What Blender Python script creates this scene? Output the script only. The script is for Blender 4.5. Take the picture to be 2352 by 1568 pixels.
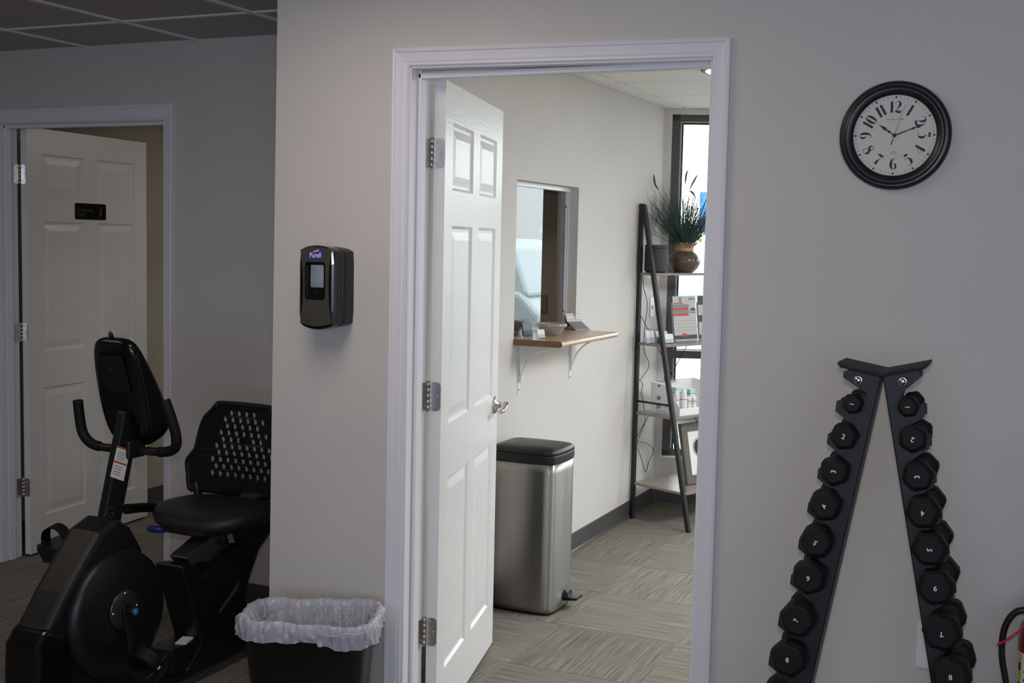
import bpy, math, random
from mathutils import Vector, Matrix
for o in list(bpy.data.objects): bpy.data.objects.remove(o)
S = bpy.context.scene
COL = S.collection
PI = math.pi
# ------------------------------------------------------------------ camera
FPX, YAW, PITCH, ROLL = 2763.7, 0.42489, -0.08379, 0.02205
CAM = Vector((1.75042, -3.11644, 1.56111))
_F = Vector((-math.sin(YAW), math.cos(YAW), 0)); _R = Vector((math.cos(YAW), math.sin(YAW), 0)); _U = Vector((0, 0, 1))
F2 = _F*math.cos(PITCH) + _U*math.sin(PITCH); U2 = _U*math.cos(PITCH) - _F*math.sin(PITCH)
R3 = _R*math.cos(ROLL) + U2*math.sin(ROLL); U3 = U2*math.cos(ROLL) - _R*math.sin(ROLL)
cd = bpy.data.cameras.new('camera'); cam = bpy.data.objects.new('camera', cd); COL.objects.link(cam)
cd.sensor_width = 36; cd.lens = FPX/2352*36; cd.clip_start = .05; cd.clip_end = 300
m3 = Matrix((R3, U3, -F2)).transposed()
cam.matrix_world = Matrix.Translation(CAM) @ m3.to_4x4()
S.camera = cam
# ------------------------------------------------------------------ world, lights, exposure
S.view_settings.view_transform = 'Standard'; S.view_settings.look = 'None'
S.view_settings.gamma = 1; S.view_settings.use_curve_mapping = False
S.view_settings.exposure = 0.0
W = bpy.data.worlds.new('overcast_sky'); S.world = W; W.use_nodes = True
wn = W.node_tree.nodes; bg = wn['Background']
bg.inputs['Color'].default_value = (.94, .97, 1.0, 1); bg.inputs['Strength'].default_value = 5.9

def area(name, loc, rot, sx, sy, power, col):
    l = bpy.data.lights.new(name, 'AREA'); l.shape = 'RECTANGLE'; l.size = sx; l.size_y = sy
    l.energy = power; l.color = col
    o = bpy.data.objects.new(name, l); COL.objects.link(o); o.location = loc; o.rotation_euler = rot
    return o
area('ceiling_troffer_gym', (.05, -1.15, 2.34), (0, 0, 0), .6, 1.2, 11.8, (1, .86, .74))
area('ceiling_troffer_gym', (-2.3, -1.3, 2.34), (0, 0, 0), .6, 1.2, 4.0, (1, .87, .74))
area('office_fill', (-1.6, 2.7, 2.3), (0, 0, 0), .5, .5, 7, (1, .92, .80))  # added fill to brighten the office; no such fixture is known there
area('gym_fill_light', (2.6, -6.0, 1.5), (-PI/2, 0, PI), 4.5, 1.6, 62, (.64, .75, 1))  # added bluish fill behind the camera, standing in for windows that are not built
area('reception_fill', (2.2, 2.0, 2.33), (0, 0, 0), 1.2, .6, 68, (.96, .975, 1))  # added fill, out of view, lifts the reception beyond what the sky gives
area('reception_fill', (2.9, 3.4, 2.33), (0, 0, 0), 1.2, .6, 42, (.96, .975, 1))  # second added reception fill, also out of view
fl = bpy.data.lights.new('camera_flash', 'AREA'); fl.shape = 'RECTANGLE'; fl.size = .07; fl.size_y = .04; fl.energy = 11; fl.color = (.95, .94, 1)
fo = bpy.data.objects.new('camera_flash', fl); COL.objects.link(fo)
fo.matrix_world = Matrix.Translation(CAM + U3*.1 + R3*.0) @ m3.to_4x4()

def ray(px, py): return F2 + R3*((px-1176)/FPX) - U3*((py-784)/FPX)
def at(px, py, ax, v):
    d = ray(px, py); i = 'xyz'.index(ax)
    return CAM + d*((v-CAM[i])/d[i])
def atp(px, py, p, n):
    d = ray(px, py); p = Vector(p); n = Vector(n)
    return CAM + d*((p-CAM).dot(n)/d.dot(n))

# ------------------------------------------------------------------ materials
def srgb(r, g, b):
    f = lambda c: (c/255/12.92) if c/255 <= .04045 else ((c/255+.055)/1.055)**2.4
    return (f(r), f(g), f(b), 1)
def mat(name, col, rough=.5, metal=0, var=.0, vscale=20, bump=0, bscale=200, spec=.5, stretch=None, coat=0):
    m = bpy.data.materials.new(name); m.use_nodes = True; nt = m.node_tree; n = nt.nodes; L = nt.links
    b = n['Principled BSDF']
    b.inputs['Base Color'].default_value = (*col[:3], 1); b.inputs['Roughness'].default_value = rough
    b.inputs['Metallic'].default_value = metal; b.inputs['Specular IOR Level'].default_value = spec
    b.inputs['Coat Weight'].default_value = coat
    tc = n.new('ShaderNodeTexCoord'); mp = n.new('ShaderNodeMapping'); L.new(tc.outputs['Object'], mp.inputs['Vector'])
    if stretch: mp.inputs['Scale'].default_value = stretch
    if var > 0:
        no = n.new('ShaderNodeTexNoise'); no.inputs['Scale'].default_value = vscale; no.inputs['Detail'].default_value = 4
        L.new(mp.outputs['Vector'], no.inputs['Vector'])
        r = n.new('ShaderNodeValToRGB'); r.color_ramp.elements[0].position = .3; r.color_ramp.elements[1].position = .7
        r.color_ramp.elements[0].color = tuple(max(0, c*(1-var)) for c in col[:3]) + (1,)
        r.color_ramp.elements[1].color = tuple(min(1, c*(1+var)) for c in col[:3]) + (1,)
        L.new(no.outputs['Fac'], r.inputs['Fac']); L.new(r.outputs['Color'], b.inputs['Base Color'])
    if bump > 0:
        nb = n.new('ShaderNodeTexNoise'); nb.inputs['Scale'].default_value = bscale; nb.inputs['Detail'].default_value = 3
        L.new(mp.outputs['Vector'], nb.inputs['Vector'])
        bu = n.new('ShaderNodeBump'); bu.inputs['Strength'].default_value = bump; bu.inputs['Distance'].default_value = .002
        L.new(nb.outputs['Fac'], bu.inputs['Height']); L.new(bu.outputs['Normal'], b.inputs['Normal'])
    return m
def glassmat(name, tint=(1, 1, 1), ior=1.45, rough=0.0):
    m = bpy.data.materials.new(name); m.use_nodes = True; nt = m.node_tree; n = nt.nodes; L = nt.links
    n.remove(n['Principled BSDF']); out = n['Material Output']
    t = n.new('ShaderNodeBsdfTransparent'); t.inputs['Color'].default_value = (*tint, 1)
    g = n.new('ShaderNodeBsdfGlossy'); g.inputs['Roughness'].default_value = rough
    r0 = ((ior-1)/(ior+1))**2
    lw = n.new('ShaderNodeLayerWeight'); lw.inputs['Blend'].default_value = .5
    pw = n.new('ShaderNodeMath'); pw.operation = 'POWER'; pw.inputs[1].default_value = 5; L.new(lw.outputs['Facing'], pw.inputs[0])
    fr = n.new('ShaderNodeMath'); fr.operation = 'MULTIPLY_ADD'; fr.inputs[1].default_value = 1-r0; fr.inputs[2].default_value = r0; L.new(pw.outputs[0], fr.inputs[0])
    mx = n.new('ShaderNodeMixShader'); L.new(fr.outputs[0], mx.inputs['Fac'])
    L.new(t.outputs['BSDF'], mx.inputs[1]); L.new(g.outputs['BSDF'], mx.inputs[2]); L.new(mx.outputs['Shader'], out.inputs['Surface'])
    return m
M = {}
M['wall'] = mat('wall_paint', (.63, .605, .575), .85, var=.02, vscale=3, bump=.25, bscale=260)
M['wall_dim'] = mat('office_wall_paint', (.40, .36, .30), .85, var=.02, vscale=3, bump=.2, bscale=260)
M['trim'] = mat('white_trim_paint', (.79, .79, .84), .38, var=.015, vscale=5, bump=.06, bscale=60, stretch=(1, 1, .1))
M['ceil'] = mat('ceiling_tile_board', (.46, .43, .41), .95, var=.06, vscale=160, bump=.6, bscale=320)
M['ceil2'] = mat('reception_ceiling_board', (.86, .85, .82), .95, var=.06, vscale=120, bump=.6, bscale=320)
M['grid'] = mat('ceiling_grid_metal', (.80, .82, .86), .5, var=.01)
M['base'] = mat('vinyl_baseboard', (.075, .07, .07), .38, var=.05, vscale=10)
M['black'] = mat('black_plastic', (.007, .007, .0075), .38, var=.1, vscale=30, bump=.15, bscale=500)
M['blackg'] = mat('glossy_black_plastic', (.004, .004, .0045), .16, var=.1, vscale=10)
M['rubber'] = mat('black_rubber', (.006, .006, .0065), .6, var=.15, vscale=40, bump=.3, bscale=700, spec=.3)
M['blackmetal'] = mat('black_powder_coat', (.009, .010, .013), .45, var=.1, vscale=60, bump=.3, bscale=900)
M['chrome'] = mat('satin_nickel', (.62, .60, .57), .22, 1, var=.04, vscale=30)
M['steel'] = mat('brushed_steel', (.38, .365, .345), .22, 1, var=.05, vscale=3, bump=.12, bscale=90, stretch=(14, 14, .15))
_b = M['steel'].node_tree.nodes['Principled BSDF']; _b.inputs['Anisotropic'].default_value = .92; _b.inputs['Anisotropic Rotation'].default_value = .25; _b.inputs['Roughness'].default_value = .34
for _l in list(_b.inputs['Normal'].links): M['steel'].node_tree.links.remove(_l)
_t = M['steel'].node_tree.nodes.new('ShaderNodeTangent'); _t.direction_type = 'RADIAL'; _t.axis = 'Z'; M['steel'].node_tree.links.new(_t.outputs[0], _b.inputs['Tangent'])
M['alu'] = mat('anodised_aluminium', (.36, .355, .35), .38, 1, var=.04)
M['whitep'] = mat('white_plastic', (.8, .8, .79), .35, var=.01)
M['bracket'] = mat('white_bracket_enamel', (.72, .74, .77), .3, var=.02)
M['white'] = mat('white_paper', (.82, .82, .83), .7, var=.02)
M['grey'] = mat('grey_print', (.25, .25, .27), .7, var=.02)
M['dgrey'] = mat('dark_grey_print', (.055, .055, .06), .6, var=.02)
M['red'] = mat('red_print', (.62, .03, .035), .5, var=.02)
M['orange'] = mat('orange_print', (.55, .12, .02), .5, var=.02)
M['yellow'] = mat('yellow_print', (.62, .58, .03), .5, var=.02)
M['teal'] = mat('green_print', (.03, .25, .16), .5, var=.02)
M['tealight'] = mat('pale_green_print', (.45, .68, .62), .5, var=.02)
M['bluep'] = mat('blue_plastic', (.008, .035, .22), .4, var=.02)
M['blue'] = mat('blue_print', (.03, .05, .34), .45, var=.02)
M['sky_blue'] = mat('bright_blue_plastic', (.02, .17, .50), .35, var=.02)
M['pink'] = mat('pink_print', (.66, .28, .38), .5, var=.02)
M['ledge'] = mat('oak_laminate', (.47, .30, .175), .3, var=.14, vscale=14, stretch=(9, 1, 9), coat=.3)
M['ledge_end'] = mat('oak_laminate_end', (.20, .095, .05), .4, var=.2, vscale=14, stretch=(1, 5, 9))
M['shelfwood'] = mat('grey_oak_shelf', (.28, .235, .20), .32, var=.16, vscale=12, stretch=(12, 1, 12))
M['frame_wood'] = mat('weathered_frame_wood', (.13, .11, .095), .6, var=.25, vscale=12, stretch=(10, 10, 1))
M['winframe'] = mat('bronze_window_frame', (.075, .065, .06), .45, var=.05)
M['winlight'] = mat('window_gasket_silver', (.45, .46, .48), .35, var=.03)
M['gasket'] = mat('window_rubber_gasket', (.015, .02, .02), .5, var=.05)
M['glass'] = glassmat('clear_window_glass', (.96, .99, .98))
M['paneglass'] = glassmat('sliding_pane_glass', (.45, .47, .46), ior=2.8)
M['acrylic'] = glassmat('clear_acrylic', (.90, .93, .94), ior=1.5, rough=.05)
M['bowlglass'] = glassmat('pressed_glass', (.80, .78, .74), ior=2.1, rough=.12)
_n = M['bowlglass'].node_tree; _m2 = _n.nodes.new('ShaderNodeMixShader'); _df = _n.nodes.new('ShaderNodeBsdfDiffuse'); _df.inputs['Color'].default_value = (.7, .68, .64, 1); _m2.inputs['Fac'].default_value = .3
_o = _n.nodes['Material Output'].inputs['Surface'].links[0].from_socket; _n.links.new(_o, _m2.inputs[1]); _n.links.new(_df.outputs[0], _m2.inputs[2]); _n.links.new(_m2.outputs[0], _n.nodes['Material Output'].inputs['Surface'])
M['gel'] = mat('clear_gel_pouch', (.40, .42, .48), .2, var=.35, vscale=25)
M['dispgrey'] = mat('pewter_plastic', (.095, .085, .07), .33, .35, var=.06, vscale=60)
M['clockface'] = mat('ivory_clock_dial', (.66, .65, .60), .6, var=.015)
M['ink'] = mat('black_ink', (.02, .02, .022), .6, var=.02)
M['fineink'] = mat('grey_ink', (.26, .26, .26), .7, var=.02)
M['carbonrim'] = mat('black_clock_rim', (.011, .012, .014), .33, var=.1, vscale=30)
M['padtop'] = mat('worn_black_rubber_pad', (.03, .027, .026), .75, var=.3, vscale=60, bump=.5, bscale=400)
M['vase'] = mat('olive_glazed_ceramic', (.10, .075, .05), .12, var=.2, vscale=30)
M['vaseneck'] = mat('terracotta_neck', (.46, .25, .17), .5, var=.12, vscale=30)
M['grass'] = mat('dark_green_blade', (.045, .085, .07), .6, var=.4, vscale=12)
M['spike'] = mat('dry_seed_head', (.10, .085, .065), .9, var=.35, vscale=200, bump=.9, bscale=900)
M['skin_seat'] = mat('black_vinyl_seat', (.016, .014, .013), .5, var=.12, vscale=30, bump=.3, bscale=500)
M['car'] = mat('silver_car_paint', (.62, .69, .74), .2, .2, var=.02)
M['carwin'] = mat('car_window_glass', (.28, .36, .40), .08, .1, var=.1, vscale=3)
M['asphalt'] = mat('asphalt', (.22, .22, .22), .9, var=.15, vscale=8)
M['bark'] = mat('tree_bark', (.10, .085, .07), .95, var=.3, vscale=9)
M['leaf'] = mat('pale_spring_leaves', (.26, .30, .23), .8, var=.3, vscale=2)
M['yleaf'] = mat('yellow_green_leaves', (.50, .58, .13), .8, var=.3, vscale=3)
M['stucco'] = mat('white_stucco', (.80, .80, .80), .8, var=.02)
M['extred'] = mat('extinguisher_red', (.20, .008, .012), .3, var=.05, coat=.3)
M['bulb'] = mat('lens_white', (.8, .8, .78), .4, var=.01)
b = M['bulb'].node_tree.nodes['Principled BSDF']; b.inputs['Emission Color'].default_value = (1, .98, .94, 1); b.inputs['Emission Strength'].default_value = .9
# translucent bag
def bagmat():
    m = bpy.data.materials.new('plastic_bag_film'); m.use_nodes = True; nt = m.node_tree; n = nt.nodes; L = nt.links
    p = n['Principled BSDF']; p.inputs['Base Color'].default_value = (.56, .58, .66, 1); p.inputs['Roughness'].default_value = .22
    t = n.new('ShaderNodeBsdfTransparent'); mx = n.new('ShaderNodeMixShader')
    no = n.new('ShaderNodeTexNoise'); no.inputs['Scale'].default_value = 18; no.inputs['Detail'].default_value = 3
    mr = n.new('ShaderNodeMapRange'); mr.inputs['To Min'].default_value = .55; mr.inputs['To Max'].default_value = .9
    tc = n.new('ShaderNodeTexCoord'); mp = n.new('ShaderNodeMapping'); mp.inputs['Scale'].default_value = (1.2, 1.2, .35)
    L.new(tc.outputs['Object'], mp.inputs['Vector']); L.new(mp.outputs['Vector'], no.inputs['Vector']); L.new(no.outputs['Fac'], mr.inputs['Value']); L.new(mr.outputs['Result'], mx.inputs['Fac'])
    wv = n.new('ShaderNodeTexNoise'); wv.inputs['Scale'].default_value = 26; wv.inputs['Detail'].default_value = 2; wv.inputs['Distortion'].default_value = 1.5
    L.new(mp.outputs['Vector'], wv.inputs['Vector'])
    bu = n.new('ShaderNodeBump'); bu.inputs['Strength'].default_value = 1; bu.inputs['Distance'].default_value = .012
    L.new(wv.outputs['Fac'], bu.inputs['Height']); L.new(bu.outputs['Normal'], p.inputs['Normal'])
    L.new(t.outputs['BSDF'], mx.inputs[1]); L.new(p.outputs['BSDF'], mx.inputs[2]); L.new(mx.outputs['Shader'], n['Material Output'].inputs['Surface'])
    return m
M['bag'] = bagmat()
def carpetmat():
    m = bpy.data.materials.new('streaked_carpet'); m.use_nodes = True; nt = m.node_tree; n = nt.nodes; L = nt.links
    p = n['Principled BSDF']; p.inputs['Roughness'].default_value = .95; p.inputs['Specular IOR Level'].default_value = .15
    tc = n.new('ShaderNodeTexCoord'); oi = n.new('ShaderNodeObjectInfo')
    add = n.new('ShaderNodeVectorMath'); add.operation = 'ADD'
    sc = n.new('ShaderNodeVectorMath'); sc.operation = 'SCALE'; sc.inputs[3].default_value = 30
    cx = n.new('ShaderNodeCombineXYZ'); L.new(oi.outputs['Random'], cx.inputs[0]); L.new(oi.outputs['Random'], cx.inputs[1])
    L.new(cx.outputs[0], sc.inputs[0]); L.new(tc.outputs['Object'], add.inputs[0]); L.new(sc.outputs[0], add.inputs[1])
    mp = n.new('ShaderNodeMapping'); mp.inputs['Scale'].default_value = (3.5, 170, 1); L.new(add.outputs[0], mp.inputs['Vector'])
    no = n.new('ShaderNodeTexNoise'); no.inputs['Scale'].default_value = 1; no.inputs['Detail'].default_value = 5; no.inputs['Roughness'].default_value = .7
    L.new(mp.outputs['Vector'], no.inputs['Vector'])
    r = n.new('ShaderNodeValToRGB'); e = r.color_ramp.elements
    e[0].position = .33; e[0].color = (.115, .10, .082, 1); e[1].position = .68; e[1].color = (.35, .33, .285, 1)
    k = e.new(.5); k.color = (.215, .195, .165, 1)
    L.new(no.outputs['Fac'], r.inputs['Fac'])
    hs = n.new('ShaderNodeHueSaturation'); mr = n.new('ShaderNodeMapRange'); mr.inputs['To Min'].default_value = .9; mr.inputs['To Max'].default_value = 1.1
    L.new(oi.outputs['Random'], mr.inputs['Value']); L.new(mr.outputs['Result'], hs.inputs['Value']); L.new(r.outputs['Color'], hs.inputs['Color'])
    L.new(hs.outputs['Color'], p.inputs['Base Color'])
    bu = n.new('ShaderNodeBump'); bu.inputs['Strength'].default_value = .6; bu.inputs['Distance'].default_value = .003
    L.new(no.outputs['Fac'], bu.inputs['Height']); L.new(bu.outputs['Normal'], p.inputs['Normal'])
    return m
M['carpet'] = carpetmat()
def doormat():
    m = mat('embossed_white_door', (.80, .80, .79), .30, var=.01); nt = m.node_tree; n = nt.nodes; L = nt.links
    p = n['Principled BSDF']; tc = n.new('ShaderNodeTexCoord'); mp = n.new('ShaderNodeMapping'); mp.inputs['Scale'].default_value = (4, 1, 60)
    L.new(tc.outputs['Object'], mp.inputs['Vector'])
    no = n.new('ShaderNodeTexNoise'); no.inputs['Scale'].default_value = 2.2; no.inputs['Detail'].default_value = 2; no.inputs['Distortion'].default_value = .6
    L.new(mp.outputs['Vector'], no.inputs['Vector'])
    bu = n.new('ShaderNodeBump'); bu.inputs['Strength'].default_value = .35; bu.inputs['Distance'].default_value = .0012
    L.new(no.outputs['Fac'], bu.inputs['Height']); L.new(bu.outputs['Normal'], p.inputs['Normal'])
    return m
M['door'] = doormat()

# ------------------------------------------------------------------ object helpers
def setp(o, label=None, cat=None, group=None, kind=None):
    if label: o['label'] = label
    if cat: o['category'] = cat
    if group: o['group'] = group
    if kind: o['kind'] = kind
    return o
def empty(name, loc, rz=0, label=None, cat=None, group=None, kind=None):
    o = bpy.data.objects.new(name, None); COL.objects.link(o); o.location = loc; o.rotation_euler = (0, 0, rz); o.empty_display_size = .05
    bpy.context.view_layer.update() if False else None
    return setp(o, label, cat, group, kind)
def pmat(o):
    m = o.matrix_basis.copy()
    return pmat(o.parent) @ m if o.parent else m
class MB:
    def __init__(s): s.v = []; s.f = []; s.sm = []
    def add(s, vs, fs, smooth=False):
        k = len(s.v); s.v += [Vector(v) for v in vs]; s.f += [[i+k for i in f] for f in fs]; s.sm += [smooth]*len(fs); return s
    def box(s, a, b):
        x0, y0, z0 = a; x1, y1, z1 = b
        return s.add([(x0, y0, z0), (x1, y0, z0), (x1, y1, z0), (x0, y1, z0), (x0, y0, z1), (x1, y0, z1), (x1, y1, z1), (x0, y1, z1)],
                     [(3, 2, 1, 0), (4, 5, 6, 7), (0, 1, 5, 4), (1, 2, 6, 5), (2, 3, 7, 6), (3, 0, 4, 7)])
    def hexa(s, p):  # 8 points, bottom loop then top loop
        return s.add(p, [(3, 2, 1, 0), (4, 5, 6, 7), (0, 1, 5, 4), (1, 2, 6, 5), (2, 3, 7, 6), (3, 0, 4, 7)])
    def prism(s, poly, fn, d0, d1):  # poly 2d; fn(a,b,d)->3d
        n = len(poly); vs = [fn(a, b_, d0) for a, b_ in poly] + [fn(a, b_, d1) for a, b_ in poly]
        fs = [list(range(n))[::-1], list(range(n, 2*n))] + [(i, (i+1) % n, n+(i+1) % n, n+i) for i in range(n)]
        return s.add(vs, fs)
    def loft(s, rings, close=True, caps=True, smooth=True):
        n = len(rings[0]); vs = [p for r in rings for p in r]; fs = []
        for k in range(len(rings)-1):
            for i in range(n if close else n-1):
                j = (i+1) % n; fs.append((k*n+i, k*n+j, (k+1)*n+j, (k+1)*n+i))
        s.add(vs, fs, smooth)
        if caps and close:
            s.add([], []); b0 = len(s.v)-len(vs)
            s.f.append([b0+i for i in range(n)][::-1]); s.f.append([b0+(len(rings)-1)*n+i for i in range(n)]); s.sm += [False, False]
        return s
    def tube(s, pts, r, n=10, caps=True):
        pts = [Vector(p) for p in pts]; rings = []; up = None
        rr = r if isinstance(r, (list, tuple)) else [r]*len(pts)
        for i, p in enumerate(pts):
            t = (pts[min(i+1, len(pts)-1)] - pts[max(i-1, 0)]).normalized()
            if up is None: up = t.orthogonal().normalized()
            up = (up - t*up.dot(t)).normalized(); q = t.cross(up)
            rings.append([p + (up*math.cos(2*PI*k/n) + q*math.sin(2*PI*k/n))*rr[i] for k in range(n)])
        return s.loft(rings, True, caps)
    def lathe(s, prof, c=(0, 0, 0), axis='z', n=32, smooth=True, sx=1, sy=1):
        c = Vector(c); rings = []
        for r, h in prof:
            ring = []
            for k in range(n):
                a = 2*PI*k/n; u, v = r*math.cos(a)*sx, r*math.sin(a)*sy
                ring.append(c + (Vector((u, v, h)) if axis == 'z' else Vector((u, -h, v)) if axis == 'y' else Vector((h, u, v))))
            rings.append(ring)
        return s.loft(rings, True, True, smooth)
    def build(s, name, m, parent=None, bevel=0, seg=2, world=True, subsurf=0, **kw):
        me = bpy.data.meshes.new(name); vs = s.v
        if parent is not None and world:
            inv = pmat(parent).inverted(); vs = [inv @ v for v in vs]
        me.from_pydata([tuple(v) for v in vs], [], s.f); me.update()
        for p, q in zip(me.polygons, s.sm): p.use_smooth = q
        if m: me.materials.append(m)
        o = bpy.data.objects.new(name, me); COL.objects.link(o)
        if parent is not None: o.parent = parent
        fixn(me)
        if bevel:
            md = o.modifiers.new('bevel', 'BEVEL'); md.width = bevel; md.segments = seg; md.limit_method = 'ANGLE'; md.angle_limit = .7
        if subsurf:
            md = o.modifiers.new('sub', 'SUBSURF'); md.levels = subsurf; md.render_levels = subsurf
        return setp(o, **kw)
import bmesh
def fixn(me):
    bm = bmesh.new(); bm.from_mesh(me); bmesh.ops.recalc_face_normals(bm, faces=bm.faces); bm.to_mesh(me); bm.free()
def cat(pts, n=6, closed=False):  # catmull-rom
    P = [Vector(p) for p in pts]; out = []
    N = len(P); rng = N if closed else N-1
    for i in range(rng):
        g = (lambda k: P[k % N]) if closed else (lambda k: P[max(0, min(N-1, k))])
        a, b_, c, d = g(i-1), g(i), g(i+1), g(i+2)
        for k in range(n):
            t = k/n; out.append(.5*((2*b_)+(c-a)*t+(2*a-5*b_+4*c-d)*t*t+(3*b_-a-3*c+d)*t**3))
    if not closed: out.append(P[-1])
    return out
def holed(outer, holes, fn, d0, d1):
    """flat plate with real holes -> list of verts, faces mapped through fn(a,b,d)"""
    cu = bpy.data.curves.new('tmp', 'CURVE'); cu.dimensions = '2D'; cu.fill_mode = 'BOTH'; cu.extrude = .5
    for pl in [outer]+holes:
        sp = cu.splines.new('POLY'); sp.points.add(len(pl)-1); sp.use_cyclic_u = True
        for p, q in zip(sp.points, pl): p.co = (q[0], q[1], 0, 1)
    o = bpy.data.objects.new('tmp', cu); me = bpy.data.meshes.new_from_object(o)
    vs = [fn(v.co.x, v.co.y, d0 if v.co.z < 0 else d1) for v in me.vertices]; fs = [list(p.vertices) for p in me.polygons]
    bpy.data.objects.remove(o); bpy.data.curves.remove(cu); bpy.data.meshes.remove(me)
    return vs, fs
def text(mb, s, size, fn, depth=.0004, align='CENTER', shear=0, space=1, bold=0):
    cu = bpy.data.curves.new('tmp', 'FONT'); cu.body = s; cu.size = size; cu.align_x = align; cu.align_y = 'CENTER'; cu.shear = shear; cu.space_character = space
    cu.offset = bold; cu.resolution_u = 3
    o = bpy.data.objects.new('tmp', cu); me = bpy.data.meshes.new_from_object(o)
    mb.add([fn(v.co.x, v.co.y, depth) for v in me.vertices], [list(p.vertices) for p in me.polygons])
    bpy.data.objects.remove(o); bpy.data.curves.remove(cu); bpy.data.meshes.remove(me)
    return mb
def rrect(x0, y0, x1, y1, r, n=5):
    out = []
    for cx, cy, a0 in ((x1-r, y1-r, 0), (x0+r, y1-r, PI/2), (x0+r, y0+r, PI), (x1-r, y0+r, 1.5*PI)):
        for k in range(n+1): a = a0+PI/2*k/n; out.append((cx+r*math.cos(a), cy+r*math.sin(a)))
    return out
def circ(cx, cy, r, n=16): return [(cx+r*math.cos(2*PI*k/n), cy+r*math.sin(2*PI*k/n)) for k in range(n)]
def dup(root, loc, rz=None, **kw):
    r = root.copy(); COL.objects.link(r); r.location = loc
    if rz is not None: r.rotation_euler.z = rz
    for ch in list(root.children):
        c = ch.copy(); COL.objects.link(c); c.parent = r
        for g in list(ch.children):
            d = g.copy(); COL.objects.link(d); d.parent = c
    return setp(r, **kw)

# ================================================================== STRUCTURE
RX = -.41                      # reception left wall face
XE_T, XE_B = -.470, -.492      # end of the front wall (top / bottom)
YH = .96                       # hall wall face
ZG, ZR = 2.361, 2.357
WC = Vector((RX, 3.77, 0)); WA = math.radians(20); WE = Vector((math.cos(WA), math.sin(WA), 0)); WN = Vector((-math.sin(WA), math.cos(WA), 0))
def ww(u, d, z): return WC + WE*u + WN*d + Vector((0, 0, z))
OX = .893                      # main door opening width
# --- floor: carpet tiles over a slab
fl_o = empty('floor', (0, 0, 0), kind='structure')
MB().box((-4.3, -7, -.12), (5.4, 6, -.012)).build('slab', M['asphalt'], fl_o)
tile0 = MB().box((-.2495, -.2495, -.012), (.2495, .2495, 0)).build('carpet_tile', M['carpet'], fl_o, bevel=.0015, seg=1)
first = True; X0, Y0, T = -.034, 1.36, .5
random.seed(4)
rest = MB()
for i in range(-9, 11):
    for j in range(-17, 9):
        cx, cy = X0+T*(i+.5), Y0+T*(j+.5)
        if cy > 5.4 or cx > 5.3 or cy < -6.9: continue
        vis = (-3.4 < cx < 2.2) and (-1.4 < cy < 4.4)
        if vis:
            o = tile0 if first else tile0.copy()
            if not first: COL.objects.link(o); o.parent = fl_o
            first = False; o.location = (cx, cy, 0); o.rotation_euler = (0, 0, (PI/2 if (i+j) % 2 else 0))
        else: rest.box((cx-.2495, cy-.2495, -.012), (cx+.2495, cy+.2495, 0))
rest.build('far_carpet_tiles', M['carpet'], fl_o, kind='stuff')
# --- front wall with main door opening (plane y=0, 0.12 thick)
T0, T1 = 2.054, 2.042
mb = MB()
mb.hexa([(XE_B-.004, 0, -.01), (-.02, 0, -.01), (-.02, .12, -.01), (XE_B-.004, .12, -.01), (XE_T+.002, 0, 2.7), (-.02, 0, 2.7), (-.02, .12, 2.7), (XE_T+.002, .12, 2.7)])
mb.box((OX+.02, 0, -.01), (5.2, .12, 2.7))
mb.hexa([(-.02, 0, T0+.02), (OX+.02, 0, T1+.02), (OX+.02, .12, T1+.02), (-.02, .12, T0+.02), (-.02, 0, 2.7), (OX+.02, 0, 2.7), (OX+.02, .12, 2.7), (-.02, .12, 2.7)])
mb.build('wall_front', M['wall'], kind='structure')
# --- reception left wall with pass-through
P0, P1, PZ0, PZ1 = 1.676, 2.414, 1.104, 1.825
mb = MB(); xb = RX-.095
mb.box((XE_B, .12, -.01), (RX, P0, 2.7)); mb.v[-8:] = mb.v[-8:]
mb.box((xb, P1, -.01), (RX, 3.90, 2.7)); mb.box((xb, P0, -.01), (RX, P1, PZ0)); mb.box((xb, P0, PZ1), (RX, P1, 2.7))
mb.build('wall_reception_left', M['wall'], kind='structure')
# --- hall wall with door
HX0, HX1 = -2.70, -1.737
mb = MB(); mb.box((-4.3, YH, -.01), (HX0-.02, YH+.12, 2.7)); mb.box((HX1+.02, YH, -.01), (XE_B, YH+.12, 2.7)); mb.box((HX0-.02, YH, 2.06), (HX1+.02, YH+.12, 2.7))
mb.build('wall_hall', M['wall'], kind='structure')
# --- office walls
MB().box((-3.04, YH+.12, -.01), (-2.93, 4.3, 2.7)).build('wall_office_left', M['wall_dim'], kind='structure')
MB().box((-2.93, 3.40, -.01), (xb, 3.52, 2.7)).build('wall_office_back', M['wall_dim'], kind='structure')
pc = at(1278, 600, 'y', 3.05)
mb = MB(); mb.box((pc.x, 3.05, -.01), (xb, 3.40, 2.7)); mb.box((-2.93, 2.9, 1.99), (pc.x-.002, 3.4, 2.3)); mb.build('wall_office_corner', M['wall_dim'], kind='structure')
# --- other reception walls, gym walls
MB().box((4.6, .12, -.01), (4.7, 6, 2.7)).build('wall_reception_right', M['wall'], kind='structure')
mb = MB(); mb.box((-4.3, -7, -.01), (-4.2, YH, 2.7)); mb.build('wall_gym_left', M['wall'], kind='structure')
MB().box((5.1, -7, -.01), (5.2, 0, 2.7)).build('wall_gym_right', M['wall'], kind='structure')
MB().box((-4.3, -7.1, -.01), (5.2, -7, 2.7)).build('wall_gym_back', M['wall'], kind='structure')
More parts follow.
